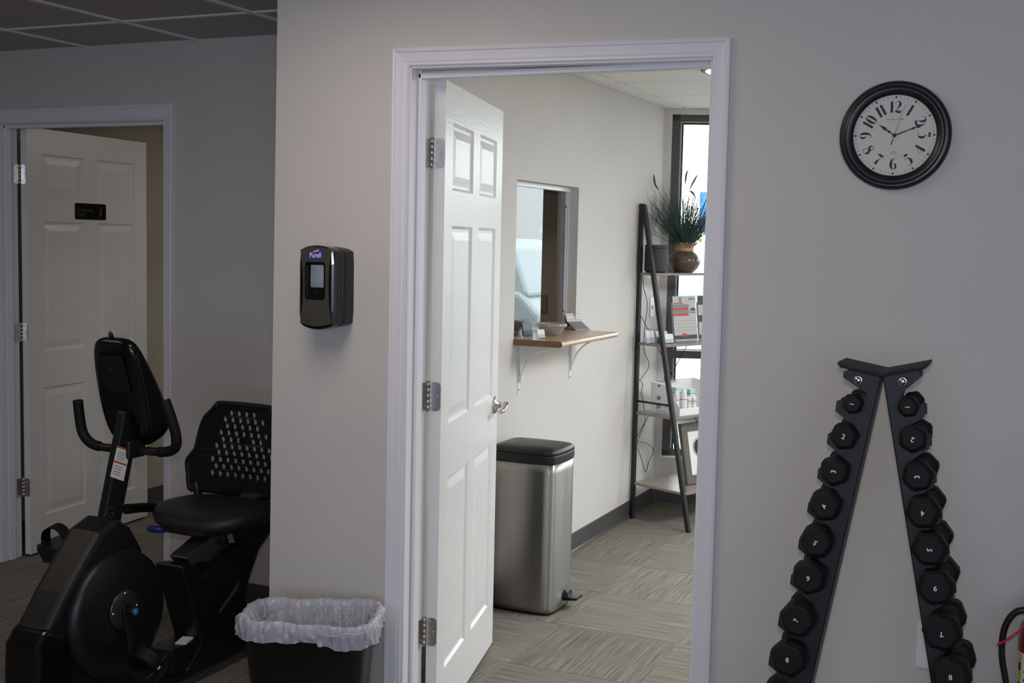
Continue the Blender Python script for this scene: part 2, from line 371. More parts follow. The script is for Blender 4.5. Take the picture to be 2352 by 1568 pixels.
# --- baseboards
def baseb(name, a, b_, n, h=.1):
    a, b_, n = Vector(a), Vector(b_), Vector(n); z = Vector((0, 0, 1)); mb = MB()
    prof = [(0, 0), (.011, 0), (.009, .006), (.0035, .014), (.0035, h-.004), (.002, h), (0, h)]
    mb.loft([[a+n*d+z*h_ for d, h_ in prof], [b_+n*d+z*h_ for d, h_ in prof]], smooth=False); return mb.build(name, M['base'], kind='structure')
baseb('baseboard_reception_left', (RX, .13, 0), (RX, 3.77, 0), (1, 0, 0))
baseb('baseboard_window', ww(0, 0, 0), ww(4.9, 0, 0), -WN)
baseb('baseboard_hall', (-1.675, YH, 0), (XE_B, YH, 0), (0, -1, 0))
baseb('baseboard_front_left', (XE_B, 0, 0), (-.06, 0, 0), (0, -1, 0))
baseb('baseboard_front_right', (OX+.06, 0, 0), (5.1, 0, 0), (0, -1, 0))
baseb('baseboard_office_left', (-2.93, 1.08, 0), (-2.93, 3.4, 0), (1, 0, 0))
baseb('baseboard_office_back', (-2.93, 3.4, 0), (pc.x, 3.4, 0), (0, -1, 0))
# --- gym ceiling (tiles + T-bar grid)
ce = empty('ceiling', (0, 0, ZG), kind='structure')
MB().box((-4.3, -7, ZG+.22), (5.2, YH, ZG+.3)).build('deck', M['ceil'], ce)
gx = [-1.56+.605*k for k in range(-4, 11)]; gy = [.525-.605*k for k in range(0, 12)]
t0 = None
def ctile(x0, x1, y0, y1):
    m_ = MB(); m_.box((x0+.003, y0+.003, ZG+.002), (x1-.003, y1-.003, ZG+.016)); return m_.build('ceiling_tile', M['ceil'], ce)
xs = [-4.2]+gx; ys = [YH]+gy
big = MB()
for a in range(len(xs)-1):
    for c in range(len(ys)-1):
        x0, x1, y1, y0 = xs[a], xs[a+1], ys[c], ys[c+1]
        if x1 > XE_B and y0 > -.1: x1 = min(x1, XE_B) if x0 < XE_B else x0
        if x1-x0 < .02: continue
        if x1 <= -.3 and y0 > -1.6: ctile(x0, x1, y0, y1)
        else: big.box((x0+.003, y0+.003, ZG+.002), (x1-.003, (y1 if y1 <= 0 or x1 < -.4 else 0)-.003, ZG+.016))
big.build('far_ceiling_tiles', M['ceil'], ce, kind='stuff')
for x in gx:
    MB().box((x-.012, -6.9, ZG-.004), (x+.012, YH if x < XE_B else 0, ZG+.004)).build('grid_bar', M['grid'], ce)
for y in gy:
    MB().box((-4.2, y-.012, ZG-.003), (XE_B if y > 0 else 4.5, y+.012, ZG+.005)).build('grid_bar', M['grid'], ce)
# --- reception ceiling
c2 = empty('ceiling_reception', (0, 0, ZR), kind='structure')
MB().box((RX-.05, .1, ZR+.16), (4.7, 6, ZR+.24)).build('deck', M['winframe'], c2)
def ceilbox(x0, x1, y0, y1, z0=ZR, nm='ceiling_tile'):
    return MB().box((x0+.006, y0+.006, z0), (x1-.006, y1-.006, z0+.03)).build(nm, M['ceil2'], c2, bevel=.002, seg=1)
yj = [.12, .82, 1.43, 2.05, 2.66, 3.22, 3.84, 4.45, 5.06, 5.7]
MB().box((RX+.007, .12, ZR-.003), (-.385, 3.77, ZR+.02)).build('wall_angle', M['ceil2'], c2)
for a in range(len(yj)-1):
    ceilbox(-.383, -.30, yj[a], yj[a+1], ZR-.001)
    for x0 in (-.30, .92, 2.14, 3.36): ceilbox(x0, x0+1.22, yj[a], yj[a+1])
# office ceiling
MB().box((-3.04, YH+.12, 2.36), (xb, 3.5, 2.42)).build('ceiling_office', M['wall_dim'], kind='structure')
# --- window wall
wwm = MB()
def wbox(m_, u0, u1, d0, d1, z0, z1):
    return m_.hexa([ww(u0, d0, z0), ww(u1, d0, z0), ww(u1, d1, z0), ww(u0, d1, z0), ww(u0, d0, z1), ww(u1, d0, z1), ww(u1, d1, z1), ww(u0, d1, z1)])
ZS, ZH = .27, 2.325
UL = .045
wbox(wwm, -.1, 5.2, 0, .16, -.1, ZS); wbox(wwm, -.1, 5.2, 0, .16, ZH, 2.75); wbox(wwm, -.15, UL, 0, .16, ZS, ZH); wbox(wwm, 4.9, 5.2, 0, .16, ZS, ZH)
wwm.build('wall_window', M['wall'], kind='structure')
mb = MB(); wbox(mb, UL, 4.9, .0, .075, ZS, ZS+.012); mb.build('window_1_sill', M['wall'], kind='structure')
w1 = empty('window_1', ww(UL, .1, ZS), kind='structure')
def fr(u0, u1, z0, z1, d0=.07, d1=.13, m_='winframe', nm='frame_bar'):
    mb = MB(); wbox(mb, u0, u1, d0, d1, z0, z1); return mb.build(nm, M[m_], w1, bevel=.002, seg=1)
mull = [UL, 1.55, 3.0, 4.35]
for u in mull: 
    fr(u, u+.052, ZS, ZH); fr(u+.052, u+.062, ZS+.05, ZH-.03, .085, .115, 'winlight', 'glazing_bead'); fr(u+.062, u+.073, ZS+.05, ZH-.03, .09, .11, 'gasket', 'gasket')
fr(UL, 4.6, ZH-.035, ZH+.0); fr(UL, 4.6, ZS, ZS+.05)
TZ1, TZ0 = atp(1580, 806, ww(0, .07, 0), WN).z, atp(1580, 823, ww(0, .07, 0), WN).z; print('transom', TZ0, TZ1)
fr(UL+.05, 4.6, TZ0, TZ1); fr(UL+.05, 4.6, TZ1+.004, TZ1+.010, .09, .11, 'winlight', 'glazing_bead')
fr(UL+.06, 4.6, ZH-.045, ZH-.035, .085, .115, 'winlight', 'glazing_bead'); fr(UL+.06, 4.6, ZH-.055, ZH-.045, .09, .11, 'gasket', 'gasket')
for a in range(3):
    for z0, z1 in ((ZS+.05, TZ0), (TZ1, ZH-.04)):
        mb = MB(); wbox(mb, mull[a]+.06, mull[a+1], .098, .102, z0, z1); mb.build('pane', M['glass'], w1)
# --- pass-through window (window_2)
w2 = empty('window_2', (RX-.07, P0, PZ0), kind='structure')
MB().box((RX-.085, P0, PZ1-.022), (RX-.045, P1, PZ1)).build('head_track', M['bracket'], w2, bevel=.001)
MB().box((RX-.082, P1-.018, PZ0), (RX-.045, P1, PZ1-.022)).build('side_track', M['winlight'], w2, bevel=.003)
MB().box((RX-.060, P1-.024, PZ0), (RX-.053, P1-.018, PZ1-.022)).build('side_channel', M['bracket'], w2)
yp = at(1243, 600, 'x', RX-.06).y
MB().box((RX-.062, P0-.01, PZ0+.012), (RX-.057, yp, PZ1-.02)).build('sliding_pane', M['paneglass'], w2)
for zz in (1.73, 1.22): MB().lathe([(.004, 0), (.004, .003)], (RX-.055, P1-.026, zz), 'y', 10).build('bumper', M['ink'], w2)
MB().box((xb, P0, PZ0), (RX-.045, P1, PZ0+.012)).build('sill_track', M['bracket'], w2)
# --- casings
def casing(name, y, outer, inner, label):
    root = empty(name, (outer[0][0], y, 0), kind='structure')
    prof = [(0, .0), (0, .016), (.10, .0185), (.20, .017), (.26, .0135), (.50, .0115), (.72, .0105), (.80, .0085), (.93, .0085), (1, .004), (1, 0)]
    def st(k): return [Vector((outer[k][0]+(inner[k][0]-outer[k][0])*t, y-h, outer[k][1]+(inner[k][1]-outer[k][1])*t)) for t, h in prof]
    for a in range(3): MB().loft([st(a), st(a+1)], smooth=False).build('casing_board', M['trim'], root)
    return root
t1 = casing('trim_1', 0, [(-.0605, 0), (-.058, 2.111), (.947, 2.096), (.953, 0)], [(-.006, 0), (-.004, 2.059), (.8975, 2.047), (.899, 0)], None)
t2 = casing('trim_2', YH, [(-2.765, 0), (-2.762, 2.100), (-1.680, 2.104), (-1.692, 0)], [(-2.705, 0), (-2.705, 2.040), (-1.733, 2.037), (-1.736, 0)], None)
def jamb(root, x0, x1, y, z0, z1, hinge_y):
    MB().box((x0-.02, y, 0), (x0, y+.12, z0+.02)).build('jamb', M['trim'], root, bevel=.002)
    MB().box((x1, y, 0), (x1+.02, y+.12, z1+.02)).build('jamb', M['trim'], root, bevel=.002)
    MB().hexa([(x0-.02, y, z0), (x1+.02, y, z1), (x1+.02, y+.12, z1), (x0-.02, y+.12, z0), (x0-.02, y, z0+.02), (x1+.02, y, z1+.02), (x1+.02, y+.12, z1+.02), (x0-.02, y+.12, z0+.02)]).build('jamb', M['trim'], root, bevel=.002)
    a, c = y+.040, y+.076
    for bx in ((x0, a, 0, x0+.011, c, z0), (x1-.011, a, 0, x1, c, z1), (x0, a, min(z0, z1)-.013, x1, c, min(z0, z1)+.004)):
        MB().box(bx[:3], bx[3:]).build('door_stop', M['trim'], root, bevel=.003)
jamb(t1, 0, OX, 0, T0, T1, 0)
jamb(t2, HX0, HX1, YH, 2.037, 2.034, 0)
MB().box((OX-.0015, .083, .93), (OX, .112, .99)).build('strike_plate', M['chrome'], t1)
# --- doors
def make_door(name, pin, theta, Wd, sgn, label):
    root = empty(name, (pin[0], pin[1], 0), theta, kind='structure')
    H0, H1, TH = .012, 2.038, .0175; yc = -.0225
    fr_ = [(.117, .445), (.558, .88)]; zr = [(.185, .806), (.98, 1.602), (1.712, 1.92)]
    cols = [(Wd*a, Wd*c) for a, c in fr_]
    gx_ = [.003]+[v for c in cols for v in c]+[Wd]; gz = [H0]+[v for c in zr for v in c]+[H1]
    mb = MB()
    outer = [(gx_[0], H0), (gx_[-1], H0), (gx_[-1], H1), (gx_[0], H1)]
    holes = [[(a+.0, c), (b_, c), (b_, d), (a, d)] for a, b_ in cols for c, d in zr]
    vs, fs = holed(outer, holes, lambda a, b_, d: (a, d, b_), yc-TH, yc+TH)
    P = pmat(root)
    mb.add([P @ Vector(v) for v in vs], fs)
    leaf = mb.build('stile_and_rail', M['door'], root)
    for a, b_ in cols:
        for c, d in zr:
            m_ = MB(); rings = []
            for ins, h in ((0, TH-.0005), (.009, .0095), (.018, .0095), (.045, .0150)):
                rings.append((ins, h))
            def rg(ins, h): return [P @ Vector(v) for v in ((a+ins, yc+h, c+ins), (b_-ins, yc+h, c+ins), (b_-ins, yc+h, d-ins), (a+ins, yc+h, d-ins))]
            seq = [rg(i, h) for i, h in rings[::-1]] + [rg(i, -h) for i, h in rings]
            m_.loft(seq, smooth=False); m_.build('panel', M['door'], root)
    for zc in (1.819, 1.0775, .336):
        hz = empty('hinge', (0, 0, 0)); hz.parent = root; bpy.context.view_layer.update()
        hh = .0445
        m_ = MB()
        for k in range(5):
            z0 = zc-hh+k*hh*.4; m_.lathe([(.0062, z0+.0006), (.0062, z0+hh*.4-.0006)], (0, 0, 0), 'z', 14)
        m_.lathe([(.0035, zc-hh-.003), (.0035, zc+hh+.002), (.006, zc+hh+.002), (.006, zc+hh+.004)], (0, 0, 0), 'z', 12)
        m_.v = [P @ v for v in m_.v]; kn = m_.build('hinge_knuckle', M['chrome'], hz)
        # leaf plate on the door edge (faces the camera when open)
        m_ = MB(); poly = [(yc+.0175+.003, zc-hh), (yc-.004, zc-hh)] + [(yc-.004-.012*math.sin(t), zc-hh+.012-.012*math.cos(t)) for t in (.5, 1, 1.57)] + [(yc-.004-.012*math.sin(t), zc+hh-.012+.012*math.cos(t)) for t in (1.57, 1, .5)] + [(yc-.004, zc+hh), (yc+.0175+.003, zc+hh)]
        m_.prism(poly, lambda a, b_, d: P @ Vector((d, a, b_)), .0008, .0032); m_.build('hinge_plate', M['chrome'], hz)
        # jamb plate
        m_ = MB(); m_.box((pin[0]-.0025, pin[1]-.038, zc-hh), (pin[0]+.0005, pin[1]-.004, zc+hh)); m_.build('hinge_plate', M['chrome'], hz)
        m_ = MB()
        for yy, zz in ((yc+.006, hh-.012), (yc-.006, 0), (yc+.006, -hh+.012)):
            m_.lathe([(.0032, 0), (.0032, .0012), (.001, .0016)], (0, 0, 0), 'x', 10)
            for q in m_.v[-30:]: q.x = .0008-q.x; q.y += yy; q.z += zc+zz
        m_.v = [P @ v for v in m_.v]; m_.build('screws', M['chrome'], hz)
    return root
d1 = make_door('door_1', (.003, .129), 1.8094, .887, 1, None)
tip = at(337, 800, 'y', YH+.12+.86)
pin2 = Vector((HX0+.003, YH+.129))
import itertools
best = None
for k in range(600):
    th = 1.2+k*.0012; c_, s_ = math.cos(th), math.sin(th); X = Vector((pin2.x+c_*.9+s_*.04, pin2.y+s_*.9-c_*.04, 1.2)); dv = X-CAM; px = 1176+FPX*dv.dot(R3)/dv.dot(F2)
    if best is None or abs(px-337) < best[0]: best = (abs(px-337), th)
print('hall door theta', best)
d2 = make_door('door_2', tuple(pin2), best[1], .9, 1, None)
# lever set on door_1
P = pmat(d1)
def dl(x, y, z): return P @ Vector((x, y, z))
zk = .945; xk = .887-.060
hd = empty('door_handle', (0, 0, 0)); hd.parent = d1
mb = MB(); mb.lathe([(.0, 0), (.033, 0), (.033, .004), (.028, .009), (.014, .014), (.012, .02)], (0, 0, 0), 'y', 28); mb.v = [dl(v.x+xk, v.y-.040, v.z+zk) for v in mb.v]; mb.build('rose', M['chrome'], hd)
mb = MB(); mb.lathe([(.012, .014), (.012, .048), (.010, .052)], (0, 0, 0), 'y', 20); mb.v = [dl(v.x+xk, v.y-.040, v.z+zk) for v in mb.v]; mb.build('neck', M['chrome'], hd)
mb = MB(); mb.tube([dl(xk, -.040-.046, zk+.004), dl(xk-.03, -.040-.05, zk-.002), dl(xk-.075, -.040-.048, zk-.010), dl(xk-.105, -.040-.038, zk-.014)], [.011, .0095, .008, .0075], 12); mb.build('lever', M['chrome'], hd)
mb = MB(); mb.lathe([(.0, 0), (.033, 0), (.033, .004), (.012, .02), (.012, .05), (.026, .056), (.027, .07), (.016, .08), (0.001, .081)], (0, 0, 0), 'y', 24); mb.v = [dl(v.x+xk, -v.y-.005, v.z+zk) for v in mb.v]; mb.build('back_knob', M['chrome'], hd)
MB().add([], []).hexa([dl(.8875, -.035, zk-.03), dl(.8885, -.035, zk-.03), dl(.8885, -.010, zk-.03), dl(.8875, -.010, zk-.03), dl(.8875, -.035, zk+.03), dl(.8885, -.035, zk+.03), dl(.8885, -.010, zk+.03), dl(.8875, -.010, zk+.03)]).build('latch_plate', M['chrome'], hd)
# sign on door_2
P2 = pmat(d2)
def dface(px, py):
    a = P2 @ Vector((0, -.040, 0)); n = P2.to_3x3() @ Vector((0, -1, 0)); q = P2.inverted() @ atp(px, py, a, n); return q
c0 = dface(172, 487); c1 = dface(242, 487); zt = dface(207, 467.5).z; zb = dface(207, 504.5).z
sg = empty('door_sign', P2 @ Vector(((c0.x+c1.x)/2, -.041, (zt+zb)/2)), best[1], 'small black sign on the white hall door reading Employees Only', 'sign')
def sgf(a, b_, d): return P2 @ Vector(((c0.x+c1.x)/2+a, -.0405-d, (zt+zb)/2+b_))
hw, hh = (c1.x-c0.x)/2, (zt-zb)/2
MB().prism(rrect(-hw, -hh, hw, hh, .008), sgf, 0, .004).build('plate', M['blackg'], sg, bevel=.001)
M['signtext'] = mat('dim_sign_lettering', (.045, .045, .042), .5, var=.02)
mb = MB(); text(mb, 'Employees', .0235*hh/.035*1.05, lambda a, b_, d: sgf(a-hw+.012, b_+hh*.18, d), .0046, 'LEFT'); text(mb, 'Only', .0235*hh/.035*1.05, lambda a, b_, d: sgf(a-hw+.012, b_-hh*.42, d), .0046, 'LEFT'); mb.build('lettering', M['signtext'], sg)
mb = MB(); bx = hw*.62
mb.prism(circ(bx+.004, hh*.52, hh*.13, 12), sgf, .004, .005); mb.prism([(bx-.004, hh*.32), (bx+.008, hh*.36), (bx+.010, -hh*.1), (bx+.004, -hh*.15), (bx+.006, -hh*.6), (bx+.001, -hh*.6), (bx-.003, -hh*.2), (bx-.010, -hh*.62), (bx-.015, -hh*.58), (bx-.006, -hh*.05)], sgf, .004, .005)
mb.build('pictogram', M['signtext'], sg)
exec_parts = None
# ================================================================== THINGS
def ptr(px, py, ax, v): return at(px, py, ax, v)
# ---------------------------------------------------------------- wall clock
cc = at(2054, 310.5, 'y', -.02); CX, CZ = cc.x, cc.z
RC = .1325
ck = empty('wall_clock', (CX, 0, CZ), 0, 'round black-rimmed analog wall clock hanging on the grey wall', 'clock')
def cf(a, b_, d): return Vector((CX+a, -d, CZ+b_))
mb = MB(); mb.lathe([(RC-.012, 0), (RC, .006), (RC, .014), (RC-.004, .021), (RC-.010, .024), (RC-.0125, .0225), (RC-.015, .0265), (RC-.022, .0275), (RC-.0255, .0245), (RC-.0275, .0245), (RC-.030, .0215), (RC-.0330, .0205), (RC-.0345, .0175), (RC-.0345, .012), (RC-.04, .012), (RC-.04, 0)], (0, 0, 0), 'y', 96)
mb.v = [Vector((v.x+CX, v.y, v.z+CZ)) for v in mb.v]; mb.build('rim', M['carbonrim'], ck)
mb = MB(); mb.prism(circ(0, 0, RC-.034, 64), cf, .002, .0155); mb.build('dial', M['clockface'], ck)
RD = RC-.0350
def ribbon(mb, pts, fn, d0, d1):  # pts: (x,y,width) smooth variable-width stroke
    P = cat([(x, y, w) for x, y, w in pts], 6); L_, R_ = [], []
    for i, p in enumerate(P):
        t = P[min(i+1, len(P)-1)]-P[max(i-1, 0)]; t.z = 0
        if t.length < 1e-9: t = Vector((1, 0, 0))
        t.normalize(); nx, ny = -t.y, t.x; w = max(p.z*(1.45 if p.z > .07 else 1.0), .0045 if abs(p.z) > .01 else .0)/2 if p.z > .009 else p.z/2
        L_.append((p.x+nx*w, p.y+ny*w)); R_.append((p.x-nx*w, p.y-ny*w))
    n = len(P); vs = [fn(a, b_, d1) for a, b_ in L_]+[fn(a, b_, d1) for a, b_ in R_]
    mb.add(vs, [(i, i+1, n+i+1, n+i) for i in range(n-1)])
def C(x, y, r, n=10): return [(x+r*math.cos(2*PI*k/n), y+r*math.sin(2*PI*k/n)) for k in range(n)]
# glyphs in a 0..1 tall box, high-contrast strokes
G = {
 '1': (.34, [[(.17, 0, .15), (.17, .3, .15), (.17, .7, .15), (.17, 1, .13)], [(.17, .98, .05), (.08, .88, .03), (.0, .85, .02)]], []),
 '2': (.60, [[(.10, .74, .05), (.07, .84, .03), (.18, .97, .03), (.33, .98, .06), (.46, .85, .13), (.45, .66, .14), (.30, .42, .07), (.12, .2, .03), (.03, .05, .02)], [(.02, .05, .03), (.16, .12, .11), (.32, .06, .14), (.47, .06, .12), (.56, .24, .02)]], [(.11, .74, .055)]),
 '3': (.56, [[(.03, .97, .11), (.2, .97, .12), (.38, .98, .11), (.50, .97, .04)], [(.48, .97, .02), (.38, .8, .03), (.22, .62, .03)], [(.2, .62, .03), (.36, .60, .07), (.48, .42, .14), (.47, .2, .14), (.34, .03, .05), (.18, 0, .03), (.06, .1, .04)]], [(.08, .16, .06)]),
 '4': (.60, [[(.42, 0, .15), (.42, .35, .15), (.42, .75, .14), (.42, 1, .06)], [(.42, .98, .02), (.22, .62, .025), (.0, .28, .025)], [(.0, .27, .03), (.3, .27, .03), (.6, .27, .03)]], []),
 '5': (.56, [[(.12, .97, .10), (.26, .94, .14), (.38, .96, .12), (.48, 1.0, .03)], [(.11, .98, .02), (.10, .8, .02), (.09, .56, .02)], [(.09, .56, .02), (.2, .64, .04), (.38, .6, .08), (.48, .4, .15), (.46, .18, .14), (.33, .02, .05), (.17, 0, .03), (.06, .1, .04)]], [(.08, .14, .055)]),
 '6': (.58, [[(.48, .88, .04), (.42, .97, .03), (.26, .94, .06), (.11, .68, .13), (.09, .36, .15), (.16, .1, .10), (.3, .005, .03)], [(.3, .0, .03), (.44, .08, .08), (.50, .27, .12), (.44, .46, .08), (.3, .55, .03), (.16, .47, .02), (.11, .36, .02)]], [(.47, .85, .05)]),
 '7': (.56, [[(.02, .78, .02), (.04, .93, .08), (.18, .92, .14), (.34, .90, .12), (.5, .98, .03)], [(.5, .97, .02), (.36, .7, .03), (.22, .42, .09), (.18, .2, .16), (.19, .02, .14)]], []),
 '8': (.58, [[(.28, .53, .10), (.14, .64, .13), (.12, .82, .08), (.27, .985, .03), (.42, .92, .05), (.45, .76, .06), (.38, .6, .08), (.2, .5, .05)], [(.32, .55, .08), (.46, .36, .15), (.48, .2, .12), (.38, .04, .05), (.24, .0, .03), (.08, .1, .05), (.06, .27, .05), (.14, .43, .03), (.27, .52, .04)]], []),
 '0': (.58, [[(.29, .985, .03), (.14, .86, .10), (.09, .5, .16), (.14, .14, .10), (.29, .005, .03), (.44, .14, .10), (.49, .5, .16), (.44, .86, .10), (.29, .985, .03)]], []),
}
def rot9(g): w, st, dt = g; return (w, [[(w-x, 1-y, ww_) for x, y, ww_ in s_] for s_ in st], [(w-x, 1-y, r) for x, y, r in dt])
G['9'] = rot9(G['6'])
hN = .0275
for h_ in range(1, 13):
    ang = PI/2 - h_*PI/6; s_ = str(h_); wtot = sum(G[c][0]+.07 for c in s_)-.07; rad = RD*.705
    px_, pz_ = rad*math.cos(ang), rad*math.sin(ang); ro = ang-PI/2
    if 4 <= h_ <= 8: ro += PI
    mb = MB(); x = -wtot/2
    fnr = lambda a, b_, d: cf(px_+(a*math.cos(ro)-b_*math.sin(ro))*hN, pz_+(a*math.sin(ro)+b_*math.cos(ro))*hN, d)
    for c in s_:
        w_, st, dt = G[c]
        for s2 in st: ribbon(mb, [(a+x, b_-.5, w) for a, b_, w in s2], fnr, 0, .0159)
        for a, b_, r in dt: mb.add([fnr(p[0]+x, p[1]-.5, .0107) for p in C(a, b_, r)], [list(range(10))])
        x += w_+.07
    mb.build('numeral', M['ink'], ck)
mb = MB()
for k in range(60):
    a = k*PI/30; c_, s_ = math.cos(a), math.sin(a)
    w, r0, r1 = (.0021, RD*.925, RD*.975) if k % 5 == 0 else (.0003, RD*.91, RD*.975)
    mb.add([cf(r*c_-t*s_, r*s_+t*c_, .0159) for r, t in ((r0, -w), (r1, -w), (r1, w), (r0, w))], [(0, 1, 2, 3)])
mb.build('minute_marks', M['ink'], ck)
mb = MB()
for rr_ in (RD*.905, RD*.978, RD*.55):
    n = 72; vs = []
    for k in range(n):
        a = 2*PI*k/n; vs += [cf(rr_*math.cos(a), rr_*math.sin(a), .0157), cf((rr_+.0004)*math.cos(a), (rr_+.0004)*math.sin(a), .0104)]
    mb.add(vs, [(2*k, 2*((k+1) % n), 2*((k+1) % n)+1, 2*k+1) for k in range(n)])
text(mb, 'Sterling & Noble', .0062, lambda a, b_, d: cf(a, b_+RD*.40, d), .0158, shear=.25, bold=.00004)
for k in range(3): mb.add([cf(x_, -RD*.41-k*.003+z_, .0158) for x_, z_ in ((-.008+.0015*(k == 0), 0), (.008-.0015*(k == 0), 0), (.008-.0015*(k == 0), .0009), (-.008+.0015*(k == 0), .0009))], [(0, 1, 2, 3)])
mb.build('dial_print', M['fineink'], ck)
def hand(name, deg, pts, d, mt='ink'):
    a = PI/2-math.radians(deg); mb = MB(); ribbon(mb, [(x, 0, w) for x, w in pts], lambda u, v, _: cf(u*math.cos(a)-v*math.sin(a), u*math.sin(a)+v*math.cos(a), d), 0, d)
    return mb.build(name, M[mt], ck)
hand('hour_hand', 305, [(0, .0025), (.010, .0022), (.016, .0060), (.021, .0030), (.024, .0028), (.028, .0085), (.033, .0060), (.044, .0012), (.051, .0006)], .0168)
hand('minute_hand', 69, [(0, .003), (.02, .0030), (.040, .0024), (.046, .0055), (.050, .0030), (.054, .0026), (.058, .0088), (.063, .0060), (.070, .0018), (.078, .0008)], .0176)
hand('second_hand', 17.5, [(-.024, .0026), (-.010, .0018), (0, .0010), (.04, .0006), (.077, .0006)], .0184)
mb = MB(); mb.lathe([(.0045, .0155), (.0045, .0192), (.003, .02)], (0, 0, 0), 'y', 20); mb.v = [Vector((v.x+CX, v.y, v.z+CZ)) for v in mb.v]; mb.build('hub', M['ink'], ck)
# ---------------------------------------------------------------- hand sanitiser dispenser
D0 = -.105
pl = at(692, 620, 'y', D0+.01); pr_ = at(766, 620, 'y', D0+.01); zt_ = at(728, 563, 'y', D0).z; zb_ = at(728, 757, 'y', D0).z
DX = (pl.x+pr_.x)/2; DW = (pr_.x-pl.x)/2; DH = (zt_-zb_)/2; DZ = (zt_+zb_)/2
sd = empty('sanitizer_dispenser', (DX, 0, DZ), 0, 'black and pewter hand sanitizer dispenser mounted on the wall left of the open door', 'dispenser')
def df(a, b_, d): return Vector((DX+a, -d, DZ+b_))
def ring_(hwx, hh_, bow, d, n=9, waist=0, dx=0):
    out = []
    for k in range(n+1):
        t = -1+2*k/n; out.append(df(t*hwx*.96+dx, hh_-bow*t*t*1.0-(bow*.35 if abs(t) == 1 else 0), d))
    for k in range(1, 6): t = 1-2*k/6; out.append(df(hwx-waist*(1-t*t)+dx, t*(hh_-bow*1.5), d))
    for k in range(n+1):
        t = 1-2*k/n; out.append(df(t*hwx*.96+dx, -hh_+bow*t*t+(bow*.35 if abs(t) == 1 else 0), d))
    for k in range(1, 6): t = -1+2*k/6; out.append(df(-hwx+waist*(1-t*t)+dx, t*(hh_-bow*1.5), d))
    return out
mb = MB(); mb.loft([ring_(DW+.012, DH-.004, .010, 0), ring_(DW+.012, DH-.004, .010, .045), ring_(DW+.010, DH-.004, .010, .054), ring_(DW+.004, DH-.006, .010, .058)], smooth=False)
mb.build('housing', M['black'], sd, bevel=.002)
mb = MB(); mb.loft([ring_(DW+.006, DH-.002, .012, .050), ring_(DW+.006, DH-.001, .012, .088), ring_(DW+.003, DH, .012, .097), ring_(DW-.003, DH-.003, .012, .101)], smooth=False)
mb.build('cover', M['blackg'], sd, bevel=.003)
# pewter face plate with window hole
hwf = DW-.003; out_ = []
for k in range(13):
    t = -1+2*k/12; out_.append((t*hwf, DH-.004-.010*t*t))
for k in range(1, 12):
    t = 1-2*k/12; out_.append((hwf-.010*(1-t*t), t*(DH-.018)))
for k in range(13):
    t = 1-2*k/12; out_.append((t*hwf, -DH+.010+.010*t*t))
for k in range(1, 12):
    t = -1+2*k/12; out_.append((-hwf+.010*(1-t*t), t*(DH-.018)))
wx0, wx1, wz0, wz1 = -hwf*.66, hwf*.62, -DH*.28, DH*.60
vs, fs = holed(out_, [rrect(wx0, wz0, wx1, wz1, .010)], df, .100, .1045)
mb = MB(); mb.add(vs, fs); mb.build('face_plate', M['dispgrey'], sd, bevel=.0008, seg=1)
vs, fs = holed(rrect(wx0-.001, wz0-.001, wx1+.001, wz1+.001, .010), [rrect(wx0+.004, wz0+.004, wx1-.004, wz1-.004, .008)], df, .098, .1055)
mb = MB(); mb.add(vs, fs); mb.build('window_bezel', M['blackg'], sd, bevel=.001, seg=1)
mb = MB(); mb.prism(rrect(wx0+.017, wz0+.035, wx1-.006, wz1-.008, .004), df, .1011, .1028); mb.build('gel_pouch', M['gel'], sd, bevel=.0008)
mb = MB(); mb.lathe([(.010, 0), (.012, .010), (.013, .016), (.006, .02)], (0, 0, 0), 'z', 16); mb.v = [df(v.x*1.1+wx0+.022, v.z+wz0+.008, .1012+abs(v.y)*.15) for v in mb.v]; mb.build('pump_nozzle', M['acrylic'], sd)
mb = MB(); mb.prism(rrect(wx0+.002, wz0+.002, wx1-.002, wz1-.002, .008), df, .1032, .1040); mb.build('clear_window', M['acrylic'], sd)
lx, lz = .000, DH*.765
def slab_(poly, d): 
    m_ = MB(); m_.prism(poly, lambda a, b_, dd: df(a+lx, b_+lz, dd), .1045, d); return m_
slab_([(-.0225*1.3, -.0105*1.25), (.0175*1.3, -.0085*1.25), (.0225*1.3, .0105*1.2), (-.0195*1.3, .0085*1.2)], .1052).build('logo_plate', M['blue'], sd)
ribm = MB(); ribbon(ribm, [(-.012, .0075, .001), (-.004, .0105, .0045), (.007, .0135, .0065), (.0150, .0155, .001)], lambda a, b_, d: df(a+lx, b_+lz, .1056), 0, 0); ribm.build('logo_swoosh', M['pink'], sd)
mb = MB(); text(mb, 'Purell', .0215, lambda a, b_, d: df(a*.82+lx, b_-.0005+lz+a*.03, .1057), 0, bold=.0002); mb.build('logo_lettering', M['white'], sd)
mb = MB(); mb.prism(rrect(-hwf*.55, -DH*.82, -hwf*.38, -DH*.76, .0015), df, .1045, .1052); mb.build('sensor', M['ink'], sd)
# ---------------------------------------------------------------- outlet on front wall
a = at(2108, 1431, 'y', -.003); b_ = at(2134, 1536, 'y', -.003)
oc = Vector((a.x+.036, 0, (a.z+b_.z)/2+.002))
ol = empty('wall_outlet', oc, 0, 'white wall outlet low behind the right-hand rack post', 'outlet')
def of(p, q, d): return Vector((oc.x+p, -d, oc.z+q))
MB().prism(rrect(-.036, -.0575, .036, .0575, .004), of, 0, .005).build('cover_plate', M['whitep'], ol, bevel=.0015)
for zz in (-.02, .02):
    MB().prism(circ(0, zz, .0165, 20), of, .005, .0062).build('receptacle', M['whitep'], ol)
    mb = MB(); mb.prism(rrect(-.0075, zz-.004, -.005, zz+.006, .0005, 1), of, .0062, .0066); mb.prism(rrect(.005, zz-.003, .0075, zz+.005, .0005, 1), of, .0062, .0066); mb.build('slots', M['ink'], ol)
